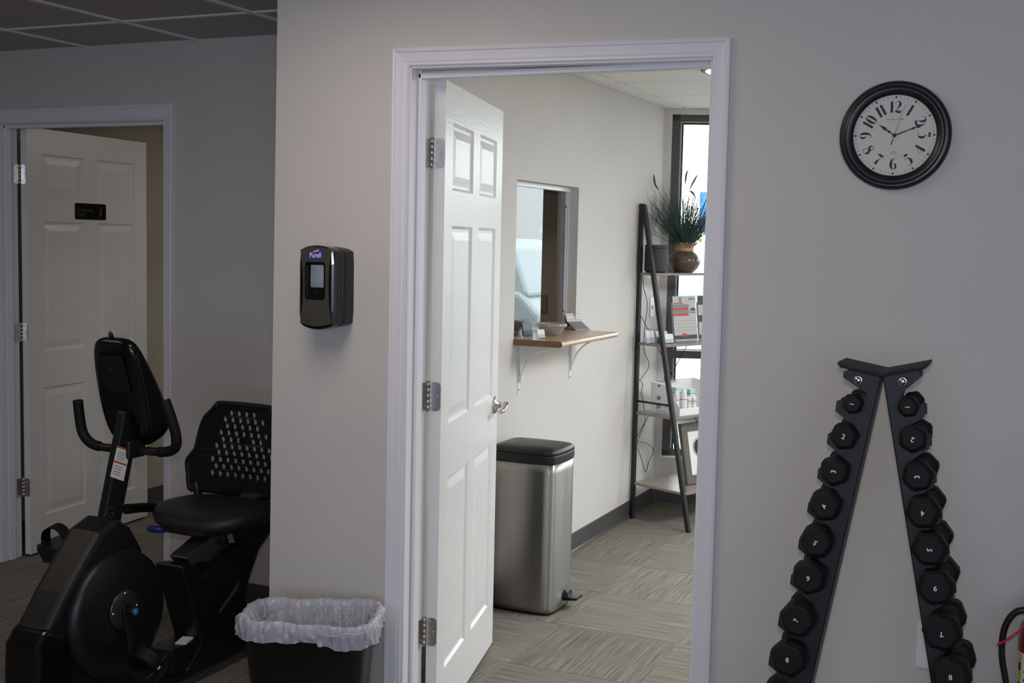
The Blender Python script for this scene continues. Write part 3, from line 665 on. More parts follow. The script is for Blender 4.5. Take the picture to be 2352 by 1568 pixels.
# ---------------------------------------------------------------- dumbbell rack
YF = -.372                                   # front plate plane
rk = empty('dumbbell_rack', (1.40, -.33, 0), 0, 'black A-frame dumbbell rack standing against the grey wall below the clock', 'rack')
def rf(px, py, y=YF): q = at(px, py, 'y', y); return (q.x, q.z)
def rfn(a, b_, d): return Vector((a, d, b_))
LH = [(1957, 928), (1937, 1003), (1915, 1083), (1893, 1162), (1873, 1246), (1856, 1328), (1829, 1425), (1808, 1516)]
RH = [(2085, 935), (2096, 1009), (2107, 1095), (2119, 1178), (2134, 1263), (2148, 1352), (2162, 1456), (2183, 1556)]
def ext(pts, n):                              # continue the column below the frame
    out = list(pts)
    for k in range(n): out.append((2*out[-1][0]-out[-2][0], out[-1][1]+102+k*3))
    return out
def post(side):
    inner_t = rf(2025, 866); 
    if side < 0: it, ib = rf(2023, 866), rf(1862, 1568)
    else: it, ib = rf(2029, 866), rf(2140, 1568)
    sl = (ib[0]-it[0])/(ib[1]-it[1]); zf = .005
    ibf = (it[0]+sl*(zf-it[1]), zf)
    heads = LH if side < 0 else RH
    outl = [it]
    # top shoulder
    if side < 0: sh = [(1950, 849), (1938, 853), (1936, 866), (1990, 903), (1993, 915)]
    else: sh = [(2104, 850), (2114, 856), (2113, 868), (2072, 902), (2068, 915)]
    outl += [rf(*p_) for p_ in sh]
    hs = [rf(*p_, y=YF) for p_ in heads]
    # add lower heads down to floor
    k = 0
    while hs[-1][1] > .16:
        hs.append((hs[-1][0]+(hs[-1][0]-hs[-3][0])/2*1.05, hs[-1][1]-.103-.002*k)); k += 1
    for i, (hx, hz) in enumerate(hs):
        r = .030+.0015*min(i, 7)
        edge = it[0]+sl*(hz-it[1]); w = .052
        cr = r*1.25
        e_ = max(.030, r*.92)
        outl += [(hx-side*.012, hz+.020), (hx-side*.010, hz-.002), (hx+side*.004, hz-.012), (hx+side*(e_-.012), hz-.006), (hx+side*(e_-.008), hz+.004), (hx+side*(e_-.002), hz+.008), (hx+side*(e_+.004), hz+.004), (hx+side*(e_+.006), hz-.018), (hx+side*(e_*.5), hz-.034), (hx-side*.004, hz-.052)]
    outl += [(ibf[0]+side*.055, zf), ibf]
    mb = MB(); vs, fs = holed(outl, [], rfn, YF, YF+.003); mb.add(vs, fs); mb.build('front_plate', M['blackmetal'], rk, bevel=.0006, seg=1)
    mb = MB(); vs, fs = holed(outl, [], rfn, YF+.058, YF+.061); mb.add(vs, fs); mb.build('back_plate', M['blackmetal'], rk)
    # channel web along the inner edge
    def L(z, off): return Vector((it[0]+sl*(z-it[1])+off, 0, z))
    mb = MB()
    z1 = it[1]; o0, o1 = (-.002, .0015) if side < 0 else (-.0015, .002)
    mb.hexa([(L(zf, o0).x, YF, zf), (L(zf, o1).x, YF, zf), (L(zf, o1).x, YF+.061, zf), (L(zf, o0).x, YF+.061, zf), (L(z1, o0).x, YF, z1), (L(z1, o1).x, YF, z1), (L(z1, o1).x, YF+.061, z1), (L(z1, o0).x, YF+.061, z1)])
    mb.build('post_web', M['blackmetal'], rk, bevel=.001)
    bp = rf(1971, 873) if side < 0 else rf(2073, 876)
    mb = MB(); mb.lathe([(.0098, 0), (.0098, .002), (.0085, .0025), (.0078, .0022), (.0068, .0045), (.003, .0058), (.0005, .006)], (0, 0, 0), 'y', 20)
    mb.v = [Vector((v.x+bp[0], v.y+YF, v.z+bp[1])) for v in mb.v]; mb.build('bolt', M['chrome'], rk)
    return hs, ibf
hsL, fL = post(-1); hsR, fR = post(1)
# top V pad
A, B, Cc = rf(1924, 834, YF-.01), rf(2026, 857, YF-.01), rf(2130, 838, YF-.01)
th = .011
def vpad(mt, nm, dz0, dz1, y0, y1, shrink=0):
    mb = MB(); poly = [(A[0]+shrink, A[1]+dz1), (B[0], B[1]+dz1), (Cc[0]-shrink, Cc[1]+dz1), (Cc[0]-shrink, Cc[1]+dz0), (B[0], B[1]+dz0), (A[0]+shrink, A[1]+dz0)]
    mb.prism(poly, rfn, y0, y1); return mb.build(nm, M[mt], rk, bevel=.002)
vpad('padtop', 'rubber_pad', -.004, .004, YF-.012, YF+.10); vpad('blackmetal', 'top_plate', -.009, -.004, YF-.008, YF+.096, .003)
# cross tie and floor feet
mb = MB(); mb.box((fL[0]-.06, YF-.05, 0), (fL[0]+.01, YF+.11+.16, .012)); mb.build('foot', M['blackmetal'], rk, bevel=.003)
mb = MB(); mb.box((fR[0]-.01, YF-.05, 0), (fR[0]+.06, YF+.11+.16, .012)); mb.build('foot', M['blackmetal'], rk, bevel=.003)
MB().box((fL[0], YF+.004, .03), (fR[0], YF+.057, .07)).build('cross_tie', M['blackmetal'], rk, bevel=.003)
# dumbbells
def make_db(num, side, hx, hz, idx, rotn):
    R_ = [.0235, .0315, .0345, .0375, .039, .0405, .042, .0435, .044, .045, .046, .046, .047, .047][min(idx, 13)]
    hl = [.030, .036, .040, .044, .048, .050, .052, .054][min(idx, 7)]
    word = {1: 'one', 2: 'two', 3: 'three', 4: 'four', 5: 'five', 6: 'six', 7: 'seven', 8: 'eight'}.get(num)
    lab = ('black hex dumbbell numbered %s, %s from the top on the %s rack post' % (word, ['first', 'second', 'third', 'fourth', 'fifth', 'sixth', 'seventh', 'eighth'][num-1], 'left' if side < 0 else 'right')) if word else 'unmarked black hex dumbbell lowest on the %s rack post' % ('left' if side < 0 else 'right')
    yc = YF+.0305
    t = empty('dumbbell', (hx, yc, hz), 0, lab, 'dumbbell', 'dumbbells on the left post' if side < 0 else 'dumbbells on the right post')
    for sgn in (-1, 1):
        y0 = yc+sgn*.037; y1 = y0+sgn*hl
        rings = []
        for yy, rr in ((y0, .45), (y0+sgn*.003, .78), (y0+sgn*hl*.22, 1.0), (y0+sgn*hl*.78, 1.0), (y1-sgn*.003, .84), (y1, .72)):
            ring = []
            for k in range(6):
                a0 = rotn+PI/3*k
                for q in (-.11, 0, .11): ring.append(Vector((hx+R_*rr*math.cos(a0+q)/math.cos(abs(q))*(.985 if q else 1.0)*(.97 if q == 0 else 1), yy, hz+R_*rr*math.sin(a0+q)/math.cos(abs(q))*(.985 if q else 1)*(.97 if q == 0 else 1))))
            rings.append(ring)
        MB().loft(rings, smooth=False).build('head', M['rubber'], t, bevel=.0012, seg=1)
    mb = MB(); mb.lathe([(.010, -.036), (.0125, -.03), (.0145, -.012), (.0150, 0), (.0145, .012), (.0125, .03), (.010, .036)], (0, 0, 0), 'y', 14)
    mb.v = [Vector((v.x+hx, v.y+yc, v.z+hz)) for v in mb.v]; mb.build('handle', M['rubber'], t)
    if word:
        mb = MB(); ro = rotn; yy = yc-.037-hl-.0004
        sz = .0125 if num > 1 else .0105
        text(mb, str(num), sz*1.25, lambda a, b_, d: Vector((hx+a*math.cos(NR)-b_*math.sin(NR), yy, hz+a*math.sin(NR)+b_*math.cos(NR))), 0, bold=.00025)
        mb.build('weight_number', M['white'], t)
    return t
nrL = [75, 0, 90, -130, 150, 0, 110, 0]; nrR = [-90, 180, -95, 190, 95, 180, 10, 180]
nrL = [80, -15, 85, 205, 145, 178, 70, 0]; nrR = [95, 165, 100, 185, 265, 0, 200, 5]
for side, hs, nr, pxl in ((-1, hsL, nrL, LH), (1, hsR, nrR, RH)):
    for i, (hx, hz) in enumerate(hs):
        # place so that the front face centre falls where the photo shows it
        hl = [.030, .036, .040, .044, .048, .050, .052, .054][min(i, 7)]
        if i < 8: q = at(*pxl[i], 'y', YF+.0305-.037-hl); hx, hz = q.x, q.z
        NR = math.radians(nr[i]) if i < 8 else 0
        NUM = i+1
        if i < 8 or hz > .5: make_db(NUM if NUM <= 8 else 99, side, hx, hz, i, random.uniform(0, 1))
# ---------------------------------------------------------------- fire extinguisher
ex = Vector((1.773, -.095, .365))
fe = empty('fire_extinguisher', ex, 0, 'red fire extinguisher with a black hose at the frame edge beside the dumbbells', 'extinguisher')
def el(prof, nm, mt, n=32):
    mb = MB(); mb.lathe(prof, ex, 'z', n); return mb.build(nm, M[mt], fe)
el([(.055, .0), (.062, .008), (.064, .03), (.064, .29), (.060, .325), (.045, .352), (.024, .368), (.018, .376)], 'cylinder', 'extred', 40)
def lab(a0, a1, z0, z1, mt, nm, r=.0646):
    mb = MB(); n = 14; vs = []
    for k in range(n+1): a = a0+(a1-a0)*k/n; vs += [ex+Vector((r*math.cos(a), r*math.sin(a), z0)), ex+Vector((r*math.cos(a), r*math.sin(a), z1))]
    mb.add(vs, [(2*k, 2*k+2, 2*k+3, 2*k+1) for k in range(n)], True); return mb.build(nm, M[mt], fe)
lab(PI*.97, 1.9*PI, .06, .266, 'white', 'label'); lab(PI*1.13, PI*1.20, .062, .264, 'yellow', 'label_stripe', .0649)
mb = MB()
for k in range(4):
    z0 = .085+k*.046
    a = PI*1.165
    for q in (0,): mb.add([ex+Vector((.0652*math.cos(a+s_), .0652*math.sin(a+s_), z0+t_)) for s_, t_ in ((-.09, 0), (.05, 0), (.05, .018), (-.09, .018))], [(0, 1, 2, 3)])
for k in range(9):
    z0 = .075+k*.021
    mb.add([ex+Vector((.0652*math.cos(a_), .0652*math.sin(a_), z0+t_)) for a_, t_ in ((PI*1.24, 0), (PI*1.29, 0), (PI*1.29, .007), (PI*1.24, .007))], [(0, 1, 2, 3)])
mb.build('label_print', M['ink'], fe)
el([(.019, .372), (.021, .38), (.021, .40), (.015, .405)], 'neck_ring', 'chrome'); MB().box((ex.x-.018, ex.y-.014, ex.z+.40), (ex.x+.02, ex.y+.014, ex.z+.435)).build('valve', M['blackmetal'], fe, bevel=.004)
mb = MB(); mb.tube([ex+Vector((.0, 0, .43)), ex+Vector((.05, 0, .445)), ex+Vector((.12, 0, .435))], .007, 8); mb.build('lever', M['blackmetal'], fe)
hp = [(2352, 1400), (2335, 1404), (2318, 1420), (2306, 1446), (2301, 1480), (2302, 1515), (2307, 1545), (2312, 1575)]
hpts = [at(*q, 'y', -.115) for q in hp]
hpts = [ex+Vector((.01, -.012, .395)), ex+Vector((-.02, -.018, .378))]+hpts+[hpts[-1]+Vector((.012, 0, -.06))]
mb = MB(); mb.tube(cat(hpts, 6), .0076, 12); mb.build('hose', M['black'], fe)
q = hpts[-1]; mb = MB(); mb.tube([q+Vector((-.002, 0, .035)), q+Vector((0, 0, .02)), q+Vector((.004, 0, -.03)), q+Vector((.006, 0, -.055))], [.0105, .0115, .0105, .007], 12); mb.build('nozzle', M['black'], fe)
mb = MB(); mb.tube(cat([at(2289, 1480, 'y', -.13), at(2305, 1473, 'y', -.131), at(2330, 1456, 'y', -.135), at(2356, 1432, 'y', -.12), ex+Vector((-.01, -.015, .41))], 4), [.0008]+[.0028]*16, 6); mb.build('pull_tail', M['red'], fe)
MB().box((ex.x-.02, -.034, ex.z+.15), (ex.x+.02, -.001, ex.z+.36)).build('wall_bracket', M['blackmetal'], fe, bevel=.002)
# ---------------------------------------------------------------- waste basket with liner
wc = Vector((-.182, -.222, 0)); wa = math.radians(20.5)
wb = empty('waste_basket', wc, wa, 'black rectangular waste basket below the wall dispenser', 'trash can')
def wf(a, b_, z): return Vector((wc.x+a*math.cos(wa)-b_*math.sin(wa), wc.y+a*math.sin(wa)+b_*math.cos(wa), z))
def wring(hx, hy, r, z, n=6): return [wf(a, b_, z) for a, b_ in rrect(-hx, -hy, hx, hy, r, n)]
mb = MB(); mb.loft([wring(.138, .075, .04, .0), wring(.140, .077, .04, .006), wring(.178, .112, .045, .428), wring(.188, .122, .05, .430), wring(.190, .124, .05, .452), wring(.186, .120, .05, .456), wring(.182, .116, .05, .450), wring(.172, .108, .045, .425), wring(.134, .071, .04, .010)])
mb.f[-1], mb.f[-2] = mb.f[-1], mb.f[-2]; mb.build('tub', M['black'], wb)
bag = empty('trash_bag', wc+Vector((0, 0, .40)), wa, 'translucent white plastic liner folded over the waste basket rim', 'trash bag')
random.seed(9); prof = [(-.040, .36), (-.030, .40), (-.020, .446), (-.009, .467), (.003, .474), (.010, .465), (.0135, .446), (.0135, .436), (.0125, .424), (.0115, .417)]
prof = [(-.080, .06), (-.070, .14), (-.060, .22), (-.050, .31)]+prof
N = 120; base_ = rrect(-.186, -.120, .186, .120, .06, 29)
b2_ = []
for k in range(len(base_)):
    p_, q_ = base_[k], base_[(k+1) % len(base_)]; m_ = max(1, int(math.hypot(q_[0]-p_[0], q_[1]-p_[1])/.004))
    b2_ += [(p_[0]+(q_[0]-p_[0])*t/m_, p_[1]+(q_[1]-p_[1])*t/m_) for t in range(m_)]
base_ = b2_; N = len(base_)
import bisect
def nzf(k, ph, fr_): return math.sin(2*PI*k/N*fr_+ph)
nxs = [((lambda dx, dy: (dy/math.hypot(dx, dy), -dx/math.hypot(dx, dy)))(base_[(k+1) % N][0]-base_[k-1][0], base_[(k+1) % N][1]-base_[k-1][1])) for k in range(N)]
rings = []
for j, (off, z) in enumerate(prof):
    ring = []
    for k, (a, b_) in enumerate(base_):
        L_ = math.hypot(a, b_); ux, uy = a/L_, b_/L_
        wob = .0035*nzf(k, j*.5, 11)+.0025*nzf(k, 1+j*.9, 23)+.0016*nzf(k, 2-j*1.3, 41)
        zz = z
        if j == len(prof)-1 or j == len(prof)-2: zz += .005*nzf(k, .4, 3)+.003*nzf(k, 1.4, 7)+.002*nzf(k, 2, 17)-.008*(a > .05)*(b_ < 0)
        if 3 <= j < 5: zz += .004*nzf(k, 0, 5)
        if j > 5: wob = abs(wob)*1.4
        if j >= 4: zz += .004*nzf(k, .9, 2)+.002*nzf(k, 3, 9)
        if j <= 3: wob *= 1.5
        ring.append(wf(a+nxs[k][0]*(off+wob), b_+nxs[k][1]*(off+wob), zz))
    rings.append(ring)
mb = MB(); mb.loft(rings, caps=False); mb.build('liner_film', M['bag'], bag)
mb = MB(); q = base_; mb.tube(cat([wf(.05, -.142, .452), wf(.09, -.146, .447), wf(.13, -.144, .455), wf(.165, -.137, .452), wf(.188, -.12, .462), wf(.196, -.10, .470)], 4), [.003]*21, 6); mb.build('tie_band', M['bag'], bag)
# ---------------------------------------------------------------- recumbent exercise bike
bk = empty('exercise_bike', (-.97, .05, 0), 0, 'black recumbent exercise bike with a perforated seat back by the white hall door', 'exercise bike')
def yz(pts, x0, x1, nm, mt, bevel=.012, seg=3, world=True):
    mb = MB(); mb.prism(pts, lambda a, b_, d: Vector((d, a, b_)), x0, x1); return mb.build(nm, M[mt], bk, bevel=bevel, seg=seg)
def pyz(px, py, x): q = at(px, py, 'x', x); return (q.y, q.z)
XN, XF = -.885, -1.015
# main shroud: narrow front blade
sh = [(266, 1192), (228, 1222), (196, 1278), (150, 1362), (112, 1440), (86, 1490), (84, 1568)]
front = [pyz(*q, XN) for q in sh]
low = [(front[-1][0]+.01, .07), (-.52, .055), (-.05, .055)]
back = [pyz(*q, XN) for q in [(335, 1560), (352, 1490), (360, 1420), (352, 1330), (330, 1255), (305, 1210), (285, 1196)]]
yz(front+low+back, XF, XN, 'shroud', 'black', .034, 5)
# front nose cap, separated by a seam
n0 = front[4]; nose = [(front[4][0]-.002, front[4][1]+.0), front[5], front[6], (front[-1][0]+.005, .075), (-.42, .06), (-.43, front[4][1]-.05)]
yz([(a-.004, c) for a, c in nose], XF-.004, XN+.004, 'nose_cap', 'blackg', .022, 4)
# round side cover + crank disc
cy_, cz_ = pyz(288, 1400, XN+.045)
def xl(prof, c, nm, mt, n=40, par=None):
    mb = MB(); mb.lathe(prof, c, 'x', n); return mb.build(nm, M[mt], par or bk)
xl([(.20, -.03), (.205, .0), (.198, .022), (.175, .032), (.10, .036), (.0, .036)], Vector((XN, cy_+.005, cz_-.02)), 'side_cover', 'black', 48)
xl([(.20, .03), (.205, .0), (.198, -.022), (.175, -.032), (.10, -.036), (.0, -.036)], Vector((XF, cy_+.005, cz_-.02)), 'side_cover', 'black', 48)
DXc = XN+.038
M['disc'] = mat('graphite_disc', (.07, .07, .072), .25, .6, var=.05, vscale=20)
xl([(.062, 0), (.062, .004), (.056, .007), (.03, .008), (.0, .008)], Vector((DXc, cy_, cz_)), 'crank_disc', 'disc')
mb = MB()
for k in range(4):
    a = PI/2*k+PI/2; m_ = MB(); m_.lathe([(.006, 0), (.006, .002), (.003, .004), (.0005, .0045)], Vector((DXc+.006, cy_+.052*math.cos(a), cz_+.052*math.sin(a))), 'x', 12); m_.build('disc_screw', M['chrome'], bk)
# cranks
def crank(sgn, ang, nm_x):
    x0 = DXc+.012 if sgn > 0 else XF-.038
    c = Vector((x0, cy_, cz_)); e = c+Vector((sgn*.022, .165*math.cos(ang), .165*math.sin(ang)))
    mb = MB(); rings = []
    t = (e-c).normalized(); nrm = Vector((0, -t.z, t.y)).normalized()
    for f_, w in ((-.12, .012), (-.05, .018), (.1, .017), (.5, .012), (.9, .012), (1.02, .014), (1.08, .008)):
        p = c+(e-c)*f_; rings.append([p+nrm*w+Vector((.007, 0, 0)), p-nrm*w+Vector((.007, 0, 0)), p-nrm*w-Vector((.007, 0, 0)), p+nrm*w-Vector((.007, 0, 0))])
    mb.loft(rings, smooth=False); mb.build('crank_arm', M['black'], bk, bevel=.004)
    mb = MB(); mb.lathe([(.014, -.0), (.014, sgn*.03), (.012, sgn*.034), (.0, sgn*.034)], c, 'x', 16); mb.build('crank_hub', M['black'], bk)
    mb = MB(); mb.lathe([(.011, sgn*.034), (.011, sgn*.040), (.0, sgn*.042)], c, 'x', 16); mb.build('crank_cap', M['sky_blue'], bk)
    return e
def pedal(e, sgn, tilt, wide=.105):
    pe = empty('pedal', e, 0); pe.parent = bk; pe.location = e-bk.location
    c = e+Vector((sgn*.062, 0, 0)); ct, st = math.cos(tilt), math.sin(tilt)
    def f(x, y, z): return c+Vector((x, y*ct-z*st, y*st+z*ct))
    mb = MB(); mb.prism(rrect(-.046, -.055, .046, .055, .016), lambda a, b_, d: f(a, b_, d), -.012, .012); mb.build('pedal_body', M['black'], pe, bevel=.004)
    mb = MB(); mb.hexa([f(-.03, -.045, -.05), f(.03, -.045, -.05), f(.03, .045, -.05), f(-.03, .045, -.05), f(-.042, -.05, -.012), f(.042, -.05, -.012), f(.042, .05, -.012), f(-.042, .05, -.012)]); mb.build('counterweight', M['black'], pe, bevel=.008)
    mb = MB(); mb.tube([e, c], .006, 8); mb.build('axle', M['chrome'], pe)
    P_ = cat([(-.048, 0), (-.050, .022), (-.040, .048), (-.010, .064), (.020, .060), (.044, .038), (.050, .016), (.048, 0)], 5)
    rings = []
    for p in P_:
        a, h = p.x, p.y
        rings.append([f(a, -.022, h), f(a, .016, h+.004), f(a*.95, .016, h+.001), f(a*.95, -.022, h-.003)])
    mb = MB(); mb.loft(rings, smooth=False); mb.build('strap', M['rubber'], pe)
    mb = MB()
    for a in (-.0515, .0515): mb.add([f(a*1.01, -.012, .016), f(a*1.01, 0, .014), f(a*1.01, 0, .006), f(a*1.01, -.012, .008)], [(0, 1, 2, 3)])
    mb.build('strap_buckle', M['grid'], pe)
eN = crank(1, math.radians(-90), 0); eF = crank(-1, math.radians(82), 0)
pedal(eN, 1, .5); pedal(eF, -1, .12)
# silver flash on the shroud side
fl_ = [pyz(*q, XN+.0015) for q in [(192, 1400), (193, 1434), (185, 1446), (132, 1504), (131, 1500), (168, 1450), (174, 1437), (173, 1424)]]
mb = MB(); vs, fs = holed(fl_, [], lambda a, b_, d: Vector((d, a, b_)), XN, XN+.002); mb.add(vs, fs); mb.build('silver_accent', M['alu'], bk)
# post
def box4(ybot, zbot, ytop, ztop, x0, x1, t, nm, mt, bevel=.004):
    mb = MB(); mb.hexa([(x0, ybot, zbot), (x1, ybot, zbot), (x1, ybot+t, zbot), (x0, ybot+t, zbot), (x0, ytop, ztop), (x1, ytop, ztop), (x1, ytop+t, ztop), (x0, ytop+t, ztop)]); return mb.build(nm, M[mt], bk, bevel=bevel)
XP0, XP1 = -.972, -.938
b0, t0_ = pyz(232, 1222, XP1), pyz(288, 945, XP1); bb, tb = pyz(270, 1215, XP1), pyz(318, 985, XP1)
box4(b0[0]-.003, b0[1]-.03, t0_[0]+.0, t0_[1], XP0, XP1, bb[0]-b0[0]+.008, 'post', 'black', .006)
mb = MB(); mb.box((XP0-.012, b0[0]-.022, b0[1]-.05), (XP1+.012, bb[0]+.02, b0[1]+.012)); mb.build('post_collar', M['black'], bk, bevel=.01, seg=3)
pn = Vector((XP1+.0006, 0, 0))
def pside(px, py): q = at(px, py, 'x', XP1+.0008); return q
def quad(pts, nm, mt, par=bk): mb = MB(); mb.add([pside(*q) for q in pts], [list(range(len(pts)))]); return mb.build(nm, M[mt], par)
stk = empty('warning_sticker', (0, 0, 0)); stk.parent = bk; stk.location = (0, 0, 0)
quad([(269, 1024), (299, 1034), (284, 1105), (253, 1094)], 'sticker_paper', 'white', stk)
def quad2(pts, nm, mt, dx=.0004):
    mb = MB(); mb.add([pside(*q)+Vector((dx, 0, 0)) for q in pts], [list(range(len(pts)))]); return mb.build(nm, M[mt], stk)
quad2([(269, 1023), (299, 1033), (298, 1036), (268, 1027)], 'header_bar', 'orange'); quad2([(261, 1056), (291, 1066), (290, 1070), (260, 1060)], 'header_bar', 'orange')
mb = MB()
for k in range(4):
    for x_, y_ in ((272, 1036+k*5), (263, 1068+k*6)):
        mb.add([pside(a, b_)+Vector((.0004, 0, 0)) for a, b_ in ((x_-k*1.3, y_), (x_+16-k*1.3, y_+5), (x_+16-k*1.3, y_+6.6), (x_-k*1.3, y_+1.6))], [(0, 1, 2, 3)])
mb.build('fine_print', M['fineink'], stk)
mb = MB(); ccx, ccy = 254.5, 1176
for k in range(22):
    a0, a1 = .5+k*.24, .5+(k+1)*.24
    mb.add([pside(ccx+r*.62*math.cos(a), ccy-r*math.sin(a))+Vector((.0004, 0, 0)) for r, a in ((12.5, a0), (12.5, a1), (10, a1), (10, a0))], [(0, 1, 2, 3)])
mb.add([pside(a, b_)+Vector((.0004, 0, 0)) for a, b_ in ((255, 1175), (262, 1178), (261, 1181), (254.5, 1178))], [(0, 1, 2, 3)])
M['logo_dim'] = mat('dim_grey_logo', (.06, .06, .06), .5, var=.02)
mb.build('post_logo', M['logo_dim'], bk)
# console housing (leans away from the rider)
cn = empty('console', (0, 0, 0)); cn.parent = bk; cn.location = (0, 0, 0)
lw_, lh_ = .0, .0
ang = math.radians(17)                       # lean of the long axis
top = Vector((-.972, -.165, 1.222)); ax = Vector((0, math.sin(ang)*1.0, -math.cos(ang))); nx_ = Vector((0, -math.cos(ang), -math.sin(ang)))   # nx: back normal (towards bike front, down)
secs = [(-.004, .046, .020, .012), (.006, .072, .036, .018), (.03, .086, .046, .036), (.09, .096, .056, .070), (.17, .100, .068, .115), (.24, .100, .076, .150), (.30, .096, .074, .172), (.345, .084, .062, .165), (.370, .056, .03, .12)]
rings = []
for s_, hw_, db, df_ in secs:
    c = top+ax*s_
    ring = []
    for k in range(28):
        a = 2*PI*k/28; cx_ = abs(math.cos(a))**.55*math.copysign(1, math.cos(a)); sy_ = abs(math.sin(a))**.6*math.copysign(1, math.sin(a))
        ring.append(c+Vector((cx_*hw_, 0, 0))+nx_*(sy_*(db if sy_ > 0 else df_)*.62))
    rings.append(ring)
mb = MB(); mb.loft(rings); mb.build('console_housing', M['blackg'], cn, subsurf=1)
def cback(a, s_, d=0):
    # point on the rear face
    db = .046 if s_ > .1 else .040
    return top+ax*s_+Vector((a, 0, 0))+nx_*(.0345+(s_-.05)*.085+d)
mb = MB(); pp = [cback(-.052, .045), cback(.046, .045), cback(.062, .165), cback(-.040, .165)]
mb.add(pp+[p+nx_*.003 for p in pp], [(0, 1, 2, 3), (4, 5, 6, 7), (0, 1, 5, 4), (1, 2, 6, 5), (2, 3, 7, 6), (3, 0, 4, 7)]); mb.build('rear_panel', M['black'], cn, bevel=.003)
cc_ = cback(-.004, .088, .0035)
def xd(r0, d, nm, mt, r1=0):
    mb = MB(); n = 24; u = Vector((1, 0, 0)); v = ax
    vs = [cc_+nx_*d+(u*math.cos(2*PI*k/n)+v*math.sin(2*PI*k/n))*r0 for k in range(n)]
    if r1: 
        vs += [cc_+nx_*d+(u*math.cos(2*PI*k/n)+v*math.sin(2*PI*k/n))*r1 for k in range(n)]; mb.add(vs, [(k, (k+1) % n, n+(k+1) % n, n+k) for k in range(n)])
    else: mb.add(vs, [list(range(n))])
    return mb.build(nm, M[mt], cn)
M['dimblue'] = mat('dim_blue_print', (.01, .045, .085), .3, var=.02)
xd(.0135, .0003, 'badge', 'blackg'); xd(.0125, .0006, 'badge_ring', 'logo_dim', .0118); xd(.0075, .0007, 'badge_logo', 'dimblue', .0045); xd(.0025, .0008, 'badge_logo', 'dimblue')
mb = MB(); mb.tube([top+ax*.004+Vector((-.012, 0, 0)), top-ax*.018+Vector((-.012, 0, 0)), top-ax*.024+Vector((-.012, 0, 0))], [.009, .0065, .002], 10); mb.build('media_hook', M['black'], cn)
# handlebar
hx0, hz0, hy0 = -.955, .886, -.125
hp_ = cat([(-1.150, -.142, 1.008), (-1.150, -.134, .950), (-1.143, -.128, .900), (-1.115, -.122, .868), (-1.07, -.118, .858), (-1.02, -.116, .858), (-.95, -.112, .860), (-.86, -.116, .862), (-.80, -.120, .868), (-.760, -.128, .888), (-.747, -.142, .930), (-.757, -.152, .985), (-.775, -.160, 1.040)], 5)
mb = MB(); mb.tube(hp_, .0135, 12); mb.build('handlebar', M['black'], bk)
i1 = 19; mb = MB(); mb.tube(hp_[:i1+1], .0165, 14); mb.build('hand_grip', M['rubber'], bk); mb = MB(); mb.tube(hp_[-i1-5:], .0165, 14); mb.build('hand_grip', M['rubber'], bk)
MB().box((XP0-.014, -.155, .835), (XP1+.014, -.075, .895)).build('handlebar_clamp', M['black'], bk, bevel=.008, seg=3)
# rear body carrying the seat
rb = [pyz(*q, -.895) for q in [(418, 1300), (446, 1296), (470, 1322), (540, 1255), (600, 1205)]]
yb = rb[-1][0]
rb2 = [(yb+.12, rb[-1][1]+.06), (yb+.17, rb[-1][1]+.02), (yb-.005, pyz(620, 1255, -.895)[1]), pyz(574, 1335, -.895), pyz(566, 1372, -.895), (.50, .14), (.60, .07), (.62, .035), (.10, .035), (.09, .07), pyz(430, 1470, -.96)]
rp = [pyz(*q, -.96) for q in [(404, 1300), (425, 1284)]]
yz(rb+rb2[:4]+rb2[4:], -1.02, -.895, 'rear_body', 'black', .014, 3)
ng = [pyz(*q, -.99) for q in [(430, 1468), (408, 1400), (397, 1330), (405, 1298), (428, 1283), (452, 1288), (468, 1312), (478, 1350), (480, 1450)]]
ng = [(p.x, p.y) for p in cat([(a, c, 0) for a, c in ng], 4, True)]
yz(ng, -1.028, -.905, 'rail_end_cap', 'blackg', .02, 4)
rl = [pyz(*q, -.90) for q in [(470, 1318), (440, 1284), (500, 1232), (560, 1180), (615, 1130), (625, 1180), (560, 1240)]]
yz([(a, c) for a, c in rl], -1.0, -.925, 'slide_rail', 'alu', .004, 2)
# base rail and stabilisers
MB().box((-.99, -.50, .02), (-.925, .62, .07)).build('base_rail', M['black'], bk, bevel=.01)
for yy in (-.50, .60):
    mb = MB(); mb.tube([(-1.20, yy, .035), (-1.16, yy, .037), (-.76, yy, .037), (-.72, yy, .035)], [.026, .03, .03, .026], 14); mb.build('stabiliser', M['black'], bk)
    for xx in (-1.19, -.73): MB().box((xx-.02, yy-.025, 0), (xx+.02, yy+.025, .014)).build('rubber_foot', M['rubber'], bk, bevel=.003)
a_, b_ = at(402, 1475, 'z', .16), at(420, 1460, 'z', .16)
c_, d_ = at(446, 1461, 'z', .16), at(428, 1476, 'z', .16)
MB().hexa([Vector((q.x, q.y, .154)) for q in (a_, b_, c_, d_)]+[Vector((q.x, q.y, .159)) for q in (a_, b_, c_, d_)]).build('caution_plate', M['white'], bk)
MB().box((-1.02, .02, .07), (-.90, .22, .154)).build('step_block', M['black'], bk, bevel=.01)
gs = [pyz(*q, -.892) for q in [(503, 1405), (549, 1335), (549, 1350), (506, 1408)]]
mb = MB(); vs, fs = holed(gs, [], lambda a, b_, d: Vector((d, a, b_)), -.8945, -.8925); mb.add(vs, fs); mb.build('grey_accent', M['logo_dim'], bk)
